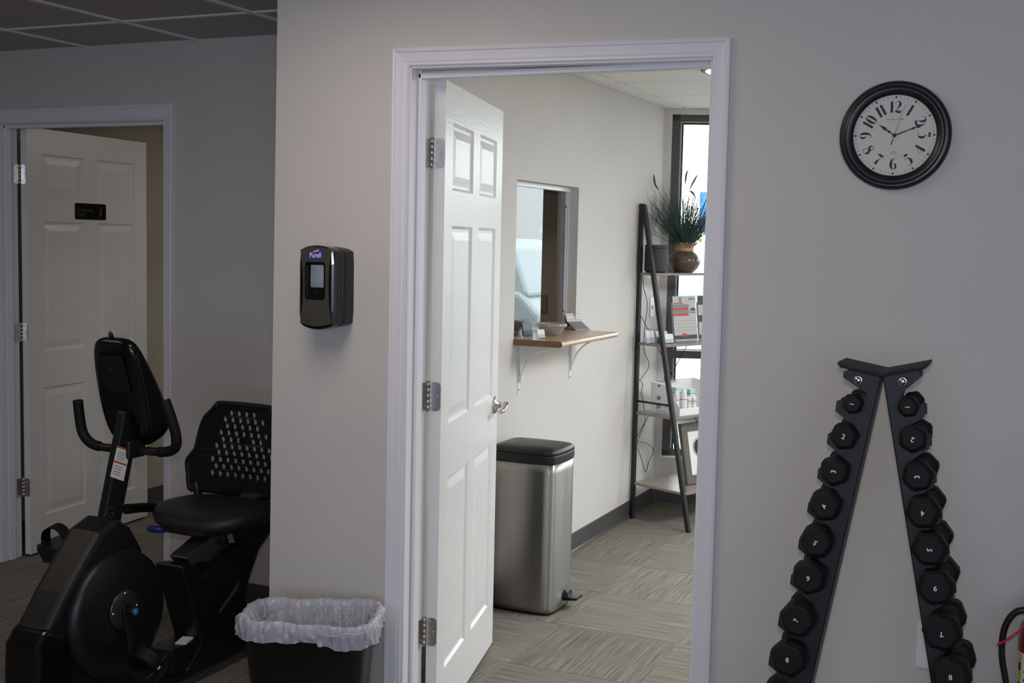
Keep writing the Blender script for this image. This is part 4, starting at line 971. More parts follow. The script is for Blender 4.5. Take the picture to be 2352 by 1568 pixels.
# seat pan
sc_ = Vector((-.985, .350, .548))
rings = []
for z_, f_ in ((-.038, .70), (-.030, .88), (-.008, .98), (.012, 1.0), (.026, .95), (.034, .80), (.032, .45), (.030, .1)):
    ring = []
    for k in range(40):
        a = 2*PI*k/40; cx_ = abs(math.cos(a))**.8*math.copysign(1, math.cos(a)); sy_ = abs(math.sin(a))**.8*math.copysign(1, math.sin(a))
        X_, Y_ = cx_*.215*f_, sy_*.185*f_
        ring.append(sc_+Vector((X_, Y_, z_+.012*abs(cx_*f_)**2-.014*max(0, -sy_*f_)**3+.006*max(0, sy_*f_)**2)))
    rings.append(ring)
mb = MB(); mb.loft(rings); mb.build('seat', M['skin_seat'], bk)
MB().box((-1.04, .30, .455), (-.90, .50, .53)).build('seat_bracket', M['black'], bk, bevel=.01)
mb = MB(); q0, q1 = at(513, 1220, 'x', -.90), at(540, 1248, 'x', -.90); mb.add([at(*q, 'x', -.893) for q in [(519, 1219), (531, 1216), (539, 1246), (526, 1247)]], [(0, 1, 2, 3)]); mb.build('tag', M['grey'], bk)
# side grips
mb = MB(); mb.tube(cat([(-1.195, .12, .590), (-1.195, .16, .585), (-1.195, .23, .575), (-1.185, .32, .555), (-1.15, .40, .52), (-1.02, .44, .50)], 4), [.012, .018, .018, .018]+[.017]*17, 12); mb.build('side_grip', M['rubber'], bk)
mb = MB(); mb.tube(cat([(-.775, .50, .60), (-.775, .52, .60), (-.775, .56, .59), (-.79, .60, .56), (-.83, .60, .52), (-.95, .50, .50)], 4), [.012, .019, .02, .02]+[.018]*17, 12); mb.build('side_grip', M['rubber'], bk)
# adjustment lever
l0, l1, l2 = at(338, 1213, 'y', .16), at(380, 1217, 'y', .19), at(440, 1228, 'y', .30)
mb = MB(); mb.tube([l0, l0+(l1-l0)*.1, l0+(l1-l0)*.55, l1], [.006, .0115, .0125, .010], 12); mb.build('blue_grip', M['bluep'], bk); mb = MB(); mb.tube([l1, l2, l2+Vector((.05, .03, 0))], .006, 8); mb.build('adjust_lever', M['black'], bk)
# back rest: perforated shell
YB = .56; CXB = -1.018
def bpt(px, py): q = at(px, py, 'y', YB); return (q.x, q.z)
lo = [bpt(*q) for q in [(513, 926), (500, 931), (489, 944), (476, 958), (468, 980), (462, 1005), (457, 1028), (448, 1042), (439, 1056), (441, 1085), (444, 1118), (462, 1121)]]
cxm = bpt(563, 1000)[0]
zb0 = lo[-1][1]; mid = [(cxm-.08, zb0-.003), (cxm, zb0-.004), (cxm+.08, zb0-.003)]
roo = [(2*cxm-a, c) for a, c in lo[::-1]]
outer = lo+mid+roo
pit = bpt(549.6, 950)[0]-bpt(532.6, 948)[0]; rows = [(704, 222), (640, 287), (661, 356), (598, 424), (619, 495), (553, 560), (575, 632), (513, 700), (547, 775), (510, 848)]
holes = []; rad_ = .0112
for rx, ry in rows:
    hx, hz = bpt(380+rx/4.612, 900+ry/4.612); n = 0
    while hx < 2*cxm-bpt(380+rx/4.612, 0)[0]+.004:
        if abs(hx-cxm) > .018 or abs(hz-bpt(561, 1012)[1]) > .014: holes.append(circ(hx, hz, rad_, 14))
        hx += pit
def bfn(a, b_, d):
    u = (a-cxm)/.24; return Vector((a, YB+d-.018*u*u+.0*b_-(b_-.75)*0, b_))
# curve it: cut the plate into vertical strips is unnecessary, holes give enough vertices
vs, fs = holed(outer, holes, bfn, -.006, .006)
mb = MB(); mb.add(vs, fs); mb.build('backrest', M['black'], bk)
mb = MB(); rim = cat([bfn(a, c, 0) for a, c in outer], 3, True); mb.tube(rim+[rim[0]], .011, 8, caps=False); mb.build('backrest_rim', M['black'], bk)
lgp = bfn(*bpt(561, 1012), -.007)
mb = MB(); mb.lathe([(.0, .0), (.0155, .0), (.0155, .003), (.0145, .0035)], lgp, 'y', 24); mb.build('backrest_badge', M['blackg'], bk)
mb = MB(); n = 24; mb.add([lgp+Vector((r*math.cos(2*PI*k/n), -.0038, r*math.sin(2*PI*k/n))) for r in (.0155, .0145) for k in range(n)], [(k, (k+1) % n, n+(k+1) % n, n+k) for k in range(n)]); mb.build('badge_ring', M['logo_dim'], bk)
p0_ = bpt(450, 1118); mb = MB(); mb.tube([Vector((p0_[0]+.012, YB-.02, p0_[1]+.03)), Vector((p0_[0]+.018, YB-.01, p0_[1]-.01)), Vector((p0_[0]+.03, YB-.02, p0_[1]-.06)), Vector((-1.06, YB-.05, .50))], .017, 10); mb.build('backrest_stay', M['black'], bk)
mb = MB(); p1_ = 2*cxm-p0_[0]; mb.tube([Vector((p1_-.012, YB-.02, p0_[1]+.03)), Vector((p1_-.018, YB-.01, p0_[1]-.01)), Vector((p1_-.03, YB-.02, p0_[1]-.06)), Vector((-.94, YB-.05, .50))], .017, 10); mb.build('backrest_stay', M['black'], bk)
# ================================================================== RECEPTION
# step bin
bx0, bx1, by0, by1 = RX+.014, -.108, 1.425, 1.672
bc = Vector(((bx0+bx1)/2, (by0+by1)/2, 0)); bhx, bhy = (bx1-bx0)/2, (by1-by0)/2
bn = empty('step_bin', bc, 0, 'brushed stainless step bin with a black lid under the wooden ledge', 'trash can')
_bb = []
_b0 = rrect(-bhx, -bhy, bhx, bhy, .022, 5)
for i in range(len(_b0)):
    p_, q_ = _b0[i], _b0[(i+1) % len(_b0)]; m_ = max(1, int(math.hypot(q_[0]-p_[0], q_[1]-p_[1])/.02))
    _bb += [(p_[0]+(q_[0]-p_[0])*t/m_, p_[1]+(q_[1]-p_[1])*t/m_) for t in range(m_)]
def bring(k, z, bow=.012, grow=0):
    out = []
    for a, b_ in _bb:
        bulx = bow*(1-(b_/bhy)**2) if a > bhx*.9 else 0; buly = bow*.8*(1-(a/bhx)**2) if abs(b_) > bhy*.9 else 0
        out.append(bc+Vector(((a+bulx)*k+math.copysign(grow, a), (b_+math.copysign(buly, b_))*k+math.copysign(grow, b_), z)))
    return out
mb = MB(); mb.loft([bring(.97, .012), bring(.985, .03), bring(1, .05), bring(1, .60), bring(1, .638)], caps=True); ob = mb.build('body', M['steel'], bn)
mb = MB(); mb.loft([bring(.95, 0), bring(.97, .014)], smooth=False); mb.build('base_ring', M['black'], bn)
mb = MB(); mb.loft([bring(1, .640, .012, .002), bring(1, .668, .012, .003), bring(1, .676, .012, .002)], smooth=False); mb.build('lid_collar', M['black'], bn, bevel=.003)
mb = MB(); mb.loft([bring(1, .677, .012, .003), bring(.99, .690, .012, .003), bring(.93, .700), bring(.7, .707), bring(.3, .710), bring(.05, .7105)]); mb.build('lid', M['black'], bn)
yp_ = by0+.16
mb = MB(); mb.loft([[Vector((bx1+.006, yp_-w, z)) for w, z in ((.03, .04), (-.03, .04), (-.025, .09), (.0, .105), (.025, .09))], [Vector((bx1+.03, yp_-w, z)) for w, z in ((.028, .04), (-.028, .04), (-.024, .07), (.0, .08), (.024, .07))]], smooth=False); mb.build('pedal_housing', M['black'], bn, bevel=.003)
mb = MB(); mb.hexa([Vector(v) for v in ((bx1+.01, yp_-.032, .036), (bx1+.075, yp_-.036, .046), (bx1+.075, yp_+.036, .046), (bx1+.01, yp_+.032, .036), (bx1+.01, yp_-.032, .05), (bx1+.075, yp_-.036, .058), (bx1+.075, yp_+.036, .058), (bx1+.01, yp_+.032, .05))]); mb.build('foot_pedal', M['blackg'], bn, bevel=.004)
# ledge (transaction counter)
LZ0, LZ1, LX1 = 1.104, 1.131, -.178
lg = empty('wooden_ledge', (RX, 2.04, LZ0), 0, 'narrow oak laminate ledge on brackets below the pass-through window', 'shelf')
YL0, YL1 = 1.672, 2.392
poly = [(RX+.002, LZ0), (LX1-.014, LZ0)]+[(LX1-.0135+.0135*math.sin(t), (LZ0+LZ1)/2-.0135*math.cos(t)) for t in [PI*k/8 for k in range(1, 8)]]+[(LX1-.014, LZ1), (RX+.002, LZ1)]
mb = MB(); mb.prism(poly, lambda a, b_, d: Vector((a, d, b_)), YL0+.0005, YL1); mb.build('board', M['ledge'], lg)
mb = MB(); mb.prism(poly, lambda a, b_, d: Vector((a, d, b_)), YL0-.0005, YL0+.0005); mb.build('end_grain', M['ledge_end'], lg)
MB().box((xb+.002, P0+.002, PZ0+.0005), (RX+.002, P1-.002, LZ1-.001)).build('sill_board', M['ledge'], lg)
def bracket(y, first=[None]):
    br = empty('shelf_bracket', (RX, y, LZ0-.001), 0); br.parent = lg; br.location = Vector((RX, y, LZ0-.001))-lg.location
    zt, w = LZ0-.001, .0105
    MB().box((RX, y-w, .88), (RX+.003, y+w, zt)).build('wall_plate', M['bracket'], br, bevel=.001)
    MB().box((RX+.003, y-.003, .955), (RX+.010, y+.003, zt-.004)).build('rib', M['bracket'], br)
    MB().box((RX, y-w, zt-.003), (RX+.19, y+w, zt)).build('arm', M['bracket'], br, bevel=.001)
    pts = [Vector((RX+.012+.150*(1-math.cos(t)), y, zt-.165+.155*math.sin(t))) for t in [PI/2*k/10 for k in range(11)]]
    mb = MB(); rings = [[p+Vector((0, -.006, 0)), p+Vector((0, .006, 0)), p+Vector((.004, .006, -.004)), p+Vector((.004, -.006, -.004))] for p in pts]; mb.loft(rings, smooth=False); mb.build('brace', M['bracket'], br, bevel=.001)
    MB().box((RX+.002, y-.009, .935), (RX+.014, y+.009, .962)).build('boss', M['bracket'], br, bevel=.003)
    mb = MB(); mb.lathe([(.004, 0), (.004, .003), (.001, .004)], Vector((RX+.003, y, .90)), 'x', 10); mb.lathe([(.004, 0), (.004, .003), (.001, .004)], Vector((RX+.003, y, zt-.02)), 'x', 10); mb.build('screw', M['alu'], br)
bracket(1.735); bracket(2.352)
# things on the ledge
def onledge(px, py): return at(px, py, 'z', LZ1)
q = onledge(1262, 770); rbw = .078
bw = empty('glass_bowl', (q.x, q.y+.045, LZ1), 0, 'round clear glass bowl standing on the wooden ledge', 'bowl')
bcn = Vector((-.295, q.y+.085, LZ1)); bw.location = bcn
bcn = at(1267, 769, 'z', LZ1); bcn.z = LZ1; print('bowl', bcn); bw.location = bcn
mb = MB(); mb.lathe([(.0, .001), (.040, .001), (.044, .006), (.060, .036), (.069, .040), (.071, .048), (.068, .055), (.065, .053), (.057, .038), (.040, .009), (.0, .006)], bcn, 'z', 40); mb.build('bowl_body', M['bowlglass'], bw)
mb = MB()
for s_ in (-1, 1): mb.box(bcn+Vector((-.018, s_*.072-.008, .040)), bcn+Vector((.018, s_*.072+.008, .047)))
mb.build('handle', M['bowlglass'], bw, bevel=.003)
random.seed(3)
cols_ = ['white', 'pink', 'tealight', 'ledge']
for k in range(9):
    a = k*2.4; r = .012+.028*((k*7) % 5)/5
    c = bcn+Vector((r*math.cos(a), r*math.sin(a), .0165+.009*(k > 5)))
    cy = empty('wrapped_mint', c, a, 'small wrapped mint heaped inside the clear glass bowl', 'candy', 'mints in the glass bowl')
    mb = MB(); mb.lathe([(.001, -.007), (.007, -.005), (.009, 0), (.007, .005), (.001, .007)], c, 'z', 10); mb.build('candy', M[cols_[k % 3]], cy)
    mb = MB(); t = Vector((math.cos(a), math.sin(a), .1)); pq = Vector((-math.sin(a), math.cos(a), 0)); mb.add([c-t*.007, c-t*.015+pq*.005, c-t*.015-pq*.005, c+t*.007, c+t*.015+pq*.005, c+t*.015-pq*.005], [(0, 1, 2), (3, 4, 5)]); mb.build('wrapper_end', M['acrylic'], cy)
# tent display
q0 = at(1323, 757, 'z', LZ1)
td = empty('display_stand', (q0.x, q0.y, LZ1), 0, 'grey folded counter display reading CareCredit on the ledge', 'display')
A0 = at(1323, 758, 'z', LZ1+.002); A1 = at(1360, 757, 'z', LZ1+.002)
W_ = (A1-A0); W_.z = 0; W_ = W_.normalized()*.088
back_ = Vector((W_.y, -W_.x, 0)).normalized()*-1
if back_.x > 0: back_ = -back_
B0 = A0+back_*.075+Vector((0, 0, .036)); B1 = B0+W_
C0 = B0+back_*.012+Vector((0, 0, .040))+W_*(-.06); C1 = C0+W_
th_ = Vector((0, 0, -.002))
def slab4(a, b_, c, d, off, nm, mt):
    mb = MB(); mb.hexa([a+off, b_+off, c+off, d+off, a, b_, c, d]); return mb.build(nm, M[mt], td)
M['silvercard'] = mat('silver_card', (.30, .29, .30), .4, .3, var=.03)
slab4(A0, A0+W_, B1, B0, th_, 'tray_panel', 'silvercard'); slab4(B0, B1, C1, C0, back_*.002, 'header_panel', 'silvercard')
up_ = (B0-A0).normalized(); nn = W_.normalized().cross(up_); nn = nn if nn.z > 0 else -nn
def tf(a, b_, o=A0, u=None): return A0+W_*a+(B0-A0)*b_+nn*.0012
mb = MB(); mb.add([tf(.12, .1), tf(.88, .1), tf(.88, .8), tf(.12, .8)], [(0, 1, 2, 3)]); mb.build('printed_insert', M['grey'], td)
mb = MB(); mb.add([tf(.05, .04), tf(.95, .04), tf(.95, .08), tf(.05, .08)], [(0, 1, 2, 3)]); mb.build('white_border', M['white'], td)
hu = W_.normalized(); hv = (C0-B0).normalized(); hv = (hv-hu*hv.dot(hu)).normalized(); hn = hu.cross(hv); 
if (CAM-B0).dot(hn) < 0: hn = -hn
oo = B0+(C0-B0)*.5+W_*.5
mb = MB(); text(mb, 'CareCredit', .018, lambda a, b_, d: oo+hu*(a*.74-.012)+hv*(b_+.001)+hn*.0015, 0, bold=.0005)
for dx in (.026, .036):
    ribbon(mb, [(dx+.0045*math.cos(t), .002+.009*math.sin(t), .0035) for t in [2*PI*k/8 for k in range(9)]], lambda a, b_, d: oo+hu*a+hv*b_+hn*.0015, 0, 0)
M['yellowwhite'] = mat('cream_white_print', (.95, .93, .74), .4, var=.01)
mb.build('lettering', M['yellowwhite'], td)
slab4(B0, B1, B1+back_*.05+Vector((0, 0, -.036)), B0+back_*.05+Vector((0, 0, -.036)), Vector((0, 0, -.0015)), 'rear_strut', 'dgrey')
# acrylic holders on the ledge
def holder(name, px, py, w, h, dep, rot, label, cardm, n=3, z=LZ1, cat_='card holder', par_grp=None, lean=.2, x=None):
    c = at(px, py, 'z', z) if x is None else x
    r = empty(name, c, rot, label, cat_, par_grp)
    cr, sr = math.cos(rot), math.sin(rot)
    def f(a, b_, zz): return c+Vector((a*cr-b_*sr, a*sr+b_*cr, zz))
    def sl(y0, y1, z0, z1, nm, mt, ww_=w, t=.0022, ln=0):
        mb = MB(); mb.hexa([f(-ww_/2, y0, z0), f(ww_/2, y0, z0), f(ww_/2, y0+t, z0), f(-ww_/2, y0+t, z0), f(-ww_/2, y1, z1), f(ww_/2, y1, z1), f(ww_/2, y1+t, z1), f(-ww_/2, y1+t, z1)]); return mb.build(nm, M[mt], r)
    sl(dep, dep+h*lean, .002, h, 'back_wall', 'acrylic'); sl(0, h*.35*lean, .002, h*.42, 'front_wall', 'acrylic')
    MB().hexa([f(-w/2, 0, 0), f(w/2, 0, 0), f(w/2, dep, 0), f(-w/2, dep, 0), f(-w/2, 0, .002), f(w/2, 0, .002), f(w/2, dep, .002), f(-w/2, dep, .002)]).build('floor_plate', M['acrylic'], r)
    for k in range(n):
        y0 = dep*(.25+.22*k); o = sl(y0, y0+h*.9*lean, .004, h*(.80-.0*k), 'card', cardm, w*.92, .0012)
    return r, f
# business-card pockets at the near end
c1_ = at(1222, 775, 'z', LZ1)
holder('card_holder', 0, 0, .055, .085, .022, math.radians(62), 'tall clear acrylic card holder at the near end of the ledge', 'grey', 3, x=at(1216, 776, 'z', LZ1))
holder('card_holder', 0, 0, .045, .050, .022, math.radians(62), 'low clear acrylic card holder at the front corner of the ledge', 'white', 2, x=at(1246, 778, 'z', LZ1))
# wall switch by the ladder shelf
s0, s1 = at(1493, 683, 'x', RX+.003), at(1500, 727, 'x', RX+.003)
sw = empty('light_switch', (RX, (s0.y+s1.y)/2, (s0.z+s1.z)/2), 0, 'white wall switch plate behind the ladder shelf', 'light switch')
yc_, zc_ = (s0.y+s1.y)/2+.01, (s0.z+s1.z)/2
MB().box((RX+.001, yc_-.036, zc_-.057), (RX+.006, yc_+.036, zc_+.057)).build('cover_plate', M['whitep'], sw, bevel=.002); MB().box((RX+.006, yc_-.006, zc_-.012), (RX+.014, yc_+.006, zc_+.012)).build('toggle', M['whitep'], sw, bevel=.001)
# office outlet
o0, o1 = at(1244, 676, 'y', 3.395), at(1255, 717, 'y', 3.395)
oo2 = empty('office_outlet', (o0.x, 3.40, (o0.z+o1.z)/2), 0, 'tan blank wall plate on the dark office wall seen through the pass-through', 'wall plate')
M['tan'] = mat('tan_plate', (.28, .22, .10), .5, var=.03)
MB().box((o0.x-.02, 3.391, o1.z), (o1.x, 3.399, o0.z)).build('cover_plate', M['tan'], oo2, bevel=.002)
mb = MB(); mb.lathe([(.003, 0), (.003, .002)], Vector(((o0.x+o1.x)/2-.01, 3.391, (o0.z+o1.z)/2)), 'y', 8); mb.build('screw', M['alu'], oo2)
# ceiling dome light
cl_ = Vector((.46, 2.33, ZR))
dl_ = empty('ceiling_light', cl_, 0, 'round white ceiling light partly hidden by the door head', 'ceiling light')
mb = MB(); mb.lathe([(.245, -.001), (.245, -.012), (.235, -.016)], cl_, 'z', 48); mb.build('trim_ring', M['winframe'], dl_)
mb = MB(); mb.lathe([(.233, -.002), (.23, -.014), (.19, -.03), (.11, -.04), (.0, -.043)], cl_, 'z', 48); mb.build('diffuser', M['bulb'], dl_)
# ---------------------------------------------------------------- ladder shelf
O = Vector((-.387, 3.32, 0)); LA = -.411
sv = Vector((math.cos(LA), math.sin(LA), 0)); wv = Vector((-math.sin(LA), math.cos(LA), 0))
LF, LT, LHt, LWd = .412, .002, 1.781, .615
def lp(u, v, z): return O+sv*u+wv*v+Vector((0, 0, z))
ls = empty('ladder_shelf', O, LA, 'black metal ladder shelf with grey wood boards in the window corner', 'shelf')
def leg(v, u0, z0, u1, z1, nm, w=.011, t=.011):
    mb = MB(); mb.hexa([lp(u0-w, v-t, z0), lp(u0+w, v-t, z0), lp(u0+w, v+t, z0), lp(u0-w, v+t, z0), lp(u1-w, v-t, z1), lp(u1+w, v-t, z1), lp(u1+w, v+t, z1), lp(u1-w, v+t, z1)]); return mb.build(nm, M['blackmetal'], ls, bevel=.002)
def Lz(z): return LF+(LT-LF)*z/LHt
for v in (0, LWd):
    leg(v, 0, .004, 0, LHt, 'back_post', .0115); leg(v, Lz(.004), .004, Lz(LHt-.01)+.012, LHt-.004, 'front_post', .0125)
    for zz in (.675,):
        mb = MB(); mb.tube([lp(0, v, zz), lp(Lz(zz), v, zz)], .006, 8); mb.build('side_rung', M['blackmetal'], ls)
    for u_ in (0, Lz(0.0)): mb = MB(); mb.lathe([(.012, 0), (.013, .005)], lp(u_, v, 0), 'z', 12); mb.build('foot_cap', M['rubber'], ls)
SHZ = [1.384, .992, .600, .196]
for z in SHZ:
    u1 = Lz(z)+.012
    if z == SHZ[0]: u1 += .0
    mb = MB(); mb.hexa([lp(-.005, -.004, z), lp(u1, -.004, z), lp(u1, LWd+.004, z), lp(-.005, LWd+.004, z), lp(-.005, -.004, z+.014), lp(u1, -.004, z+.014), lp(u1, LWd+.004, z+.014), lp(-.005, LWd+.004, z+.014)]); mb.build('shelf_board', M['shelfwood'], ls, bevel=.001, seg=1)
za, zb2 = at(1467, 713, 'x', -.385).z, at(1465, 1013, 'x', -.385).z
for z0, z1 in ((za, zb2), (zb2, za)):
    mb = MB(); mb.tube([lp(-.004, 0, z0), lp(-.004, LWd, z1)], .0022, 6); mb.build('brace_rod', M['blackmetal'], ls)
mb = MB(); c = lp(-.004, LWd/2, (za+zb2)/2); mb.lathe([(.008, -.003), (.008, .003)], c, 'y', 12); mb.build('brace_clip', M['blackmetal'], ls)
# finding v for a pixel column on a shelf
def onshelf(u, px, z):
    best = None
    for k in range(400):
        v = -.05+k*.002; X = lp(u, v, z); dv = X-CAM; q = 1176+FPX*dv.dot(R3)/dv.dot(F2)
        if best is None or abs(q-px) < best[0]: best = (abs(q-px), v)
    return best[1]
z1 = SHZ[0]+.014
# speaker canister
v_ = onshelf(.048, 1506, z1); c = lp(.048, v_, z1)
cs = empty('black_canister', c, 0, 'matte black cylindrical speaker beside the vase on the top shelf', 'speaker')
M['canister'] = mat('charcoal_fabric', (.035, .035, .036), .6, var=.1, vscale=300, bump=.3, bscale=900)
mb = MB(); mb.lathe([(.052, 0), (.056, .006), (.0625, .008), (.064, .013), (.064, .133), (.062, .137)], c, 'z', 40); mb.build('body', M['canister'], cs)
mb = MB(); mb.lathe([(.062, .137), (.064, .139), (.064, .152), (.060, .156), (.0, .155)], c, 'z', 40); mb.build('top_cap', M['canister'], cs)
# vase with grasses
v_ = onshelf(.05, 1570, z1); c = lp(.05, v_, z1)
va = empty('vase', c, 0, 'round olive ceramic vase with a terracotta neck on the top shelf', 'vase')
mb = MB(); mb.lathe([(.050, 0), (.056, .004), (.078, .028), (.092, .058), (.092, .076), (.080, .100), (.062, .116), (.054, .122)], c, 'z', 44); mb.build('belly', M['vase'], va)
mb = MB(); mb.lathe([(.054, .121), (.052, .130), (.054, .150), (.060, .166), (.0635, .172), (.061, .173), (.052, .155), (.048, .13), (.0, .12)], c, 'z', 44); mb.build('neck', M['vaseneck'], va)
ga = empty('ornamental_grass', c+Vector((0, 0, .125)), 0, 'spray of dark green artificial grass standing in the vase', 'artificial plant')
random.seed(12); mb = MB()
wall_n = Vector((1, 0, 0))
for k in range(760):
    a = random.uniform(0, 2*PI); tilt = random.random()**.6*.86; L_ = random.uniform(.26, .44)*(1.0-.05*tilt)
    if random.random() < .16: tilt += .30; L_ *= 1.25
    d = Vector((math.cos(a)*math.sin(tilt), math.sin(a)*math.sin(tilt), math.cos(tilt)))
    p = c+Vector((random.uniform(-.035, .035), random.uniform(-.035, .035), .135)); drp = random.uniform(.0, .10)*(tilt+.1)
    side_ = d.cross(Vector((0, 0, 1))); side_ = side_.normalized() if side_.length > .01 else Vector((1, 0, 0))
    side_ = (side_*math.cos(k)+Vector((math.cos(a), math.sin(a), 0))*math.sin(k)).normalized()
    n = 5; vs = []; w0 = random.uniform(.0016, .0028)
    for j in range(n+1):
        t = j/n; q = p+d*(L_*t)+Vector((math.cos(a)*.3, math.sin(a)*.3, -.6))*(drp*t*t*L_*3)
        if q.x < RX+.012: q.x = RX+.012+.001*random.random()
        dd_ = (q-WC).dot(WN)
        if dd_ > -.008: q = q-WN*(dd_+.008)
        w = w0*(1-t*.85); vs += [q+side_*w, q-side_*w]
    mb.add(vs, [(2*j, 2*j+1, 2*j+3, 2*j+2) for j in range(n)])
mb.build('grass_blades', M['grass'], ga, kind='stuff')
right_ = R3; up3 = Vector((0, 0, 1))
def spk(pts, r=.0062):
    base = c+Vector((0, 0, .14)); P_ = [atp(px, py, c, F2) for px, py in pts]
    P_ = [Vector((max(p.x, RX+.015), p.y, p.z)) for p in P_]
    mb = MB(); q = cat(P_, 4); n = len(q); mb.tube(q, [r*(.25+.75*math.sin(PI*min(1, (i+.6)/n))) for i in range(n)], 8); mb.build('seed_head', M['spike'], ga)
    mb = MB(); mb.tube(cat([base, base+(P_[0]-base)*.5+Vector((0, 0, .02)), P_[0]], 5), .0011, 5); mb.build('stalk', M['grass'], ga)
spk([(1513, 436), (1505, 424), (1497, 410), (1489, 401)]); spk([(1574, 422), (1575, 410), (1577, 398), (1581, 391)], .0060); spk([(1585, 433), (1591, 421), (1597, 410), (1602, 401)], .0060); spk([(1597, 453), (1592, 444), (1587, 440), (1585, 441)], .0060)
# shelf 2: acrylic card holders + brochure holders
z2 = SHZ[1]+.014
ra = LA+PI/2
def fr_(u, px): return lp(u, onshelf(u, px, z2), z2)
def pocket(nm, u, px, w, h, dep, label, n, cardm, lean=.25):
    x = fr_(u, px); return holder(nm, 0, 0, w, h, dep, ra, label, cardm, n, z2, 'card holder' if h < .15 else 'brochure holder', None, lean, x)
# holders face the room (towards +u): local y runs to the back
def holder2(name, u, px, w, h, dep, label, cardm, n, cat_, lean=.22, z=z2, extra=None):
    v = onshelf(u, px, z); base = lp(u, v, z)
    r = empty(name, base, LA, label, cat_)
    def f(a, b_, zz): return base+wv*a-sv*b_+Vector((0, 0, zz))
    def sl(y0, y1, z0, z1, nm, mt, ww_=w, t=.002):
        mb = MB(); mb.hexa([f(-ww_/2, y0, z0), f(ww_/2, y0, z0), f(ww_/2, y0+t, z0), f(-ww_/2, y0+t, z0), f(-ww_/2, y1, z1), f(ww_/2, y1, z1), f(ww_/2, y1+t, z1), f(-ww_/2, y1+t, z1)]); return mb.build(nm, M[mt], r)
    sl(dep, dep+h*lean, .002, h, 'back_wall', 'acrylic'); sl(0, h*.4*lean, .002, h*.4, 'front_wall', 'acrylic')
    mb = MB(); mb.hexa([f(-w/2, 0, 0), f(w/2, 0, 0), f(w/2, dep, 0), f(-w/2, dep, 0), f(-w/2, 0, .002), f(w/2, 0, .002), f(w/2, dep, .002), f(-w/2, dep, .002)]); mb.build('floor_plate', M['acrylic'], r)
    for k in range(n): sl(.003+dep*.22*k, .003+dep*.22*k+h*.85*lean, .004, h*.84, 'card', cardm, w*.93, .001)
    return r, f
holder2('card_holder', .150, 1536, .105, .062, .03, 'front acrylic card holder with white cards on the second shelf', 'white', 3, 'card holder')
holder2('card_holder', .100, 1524, .105, .075, .03, 'acrylic card holder standing behind the front one on the second shelf', 'white', 3, 'card holder')
holder2('card_holder', .105, 1496, .07, .085, .02, 'small clear card holder next to the ladder post on the second shelf', 'white', 2, 'card holder')
def brochure(u, px, w, h, label, colored):
    r, f = holder2('brochure_holder', u, px, w, h, .035, label, 'white', 2, 'brochure holder', .12)
    k = .12
    def g(a, z_): return f(a*w, -.0015+z_*h*k+.002, z_*h)
    def rect(a0, a1, z0, z1, nm, mt, off=.0):
        mb = MB(); o = sv*(.0016+off); mb.add([g(a0, z0)+o, g(a1, z0)+o, g(a1, z1)+o, g(a0, z1)+o], [(0, 1, 2, 3)]); mb.build(nm, M[mt], r)
    rect(-.47, .47, .02, .98, 'poster', 'card_grey')
    if colored:
        rect(-.47, .16, .55, .60, 'print_block', 'red', .0003); rect(-.47, .16, .68, .72, 'print_block', 'red', .0003)
        rect(-.47, .18, .60, .68, 'print_block', 'grey', .0003); rect(-.47, .18, .72, .80, 'print_block', 'grey', .0003)
        rect(.22, .47, .60, .64, 'print_block', 'grey', .0003)
        mb = MB(); mb.add([g(.34+.12*math.cos(t), .66+.06*math.sin(t))+sv*.0021 for t in [PI*k_/10 for k_ in range(11)]], [list(range(11))]); mb.build('print_block', M['dgrey'], r)
        mb = MB(); mb.add([g(-.16+.06*math.cos(t), .92+.045*math.sin(t))+sv*.0021 for t in [2*PI*k_/14 for k_ in range(14)]], [list(range(14))]); mb.add([g(a, z_)+sv*.0021 for a, z_ in ((-.24, .80), (-.08, .80), (-.11, .88), (-.20, .88))], [(0, 1, 2, 3)]); mb.build('print_block', M['fineink'], r)
        rect(.18, .42, .90, .935, 'print_block', 'grey', .0003); rect(-.45, -.05, .81, .835, 'print_block', 'red', .0004)
        rect(-.47, .47, .04, .13, 'print_block', 'dgrey', .0003); rect(-.16, .03, .10, .17, 'print_block', 'red', .0006)
        for q_ in range(4): rect(-.42, .40, .23+.07*q_, .237+.07*q_, 'print_block', 'fineink', .0003)
    else:
        rect(-.47, .47, .78, .98, 'print_block', 'dgrey', .0003); rect(-.47, .47, .40, .55, 'print_block', 'dgrey', .0003); rect(-.47, .47, .02, .12, 'print_block', 'dgrey', .0003)
    return r
M['card_grey'] = mat('grey_poster_paper', (.50, .49, .48), .6, var=.03)
brochure(.075, 1576, .215, .262, 'clear brochure holder with a red and grey leaflet on the second shelf', True)
brochure(.075, 1632, .215, .262, 'clear brochure holder with a dark leaflet half hidden by the door frame', False)
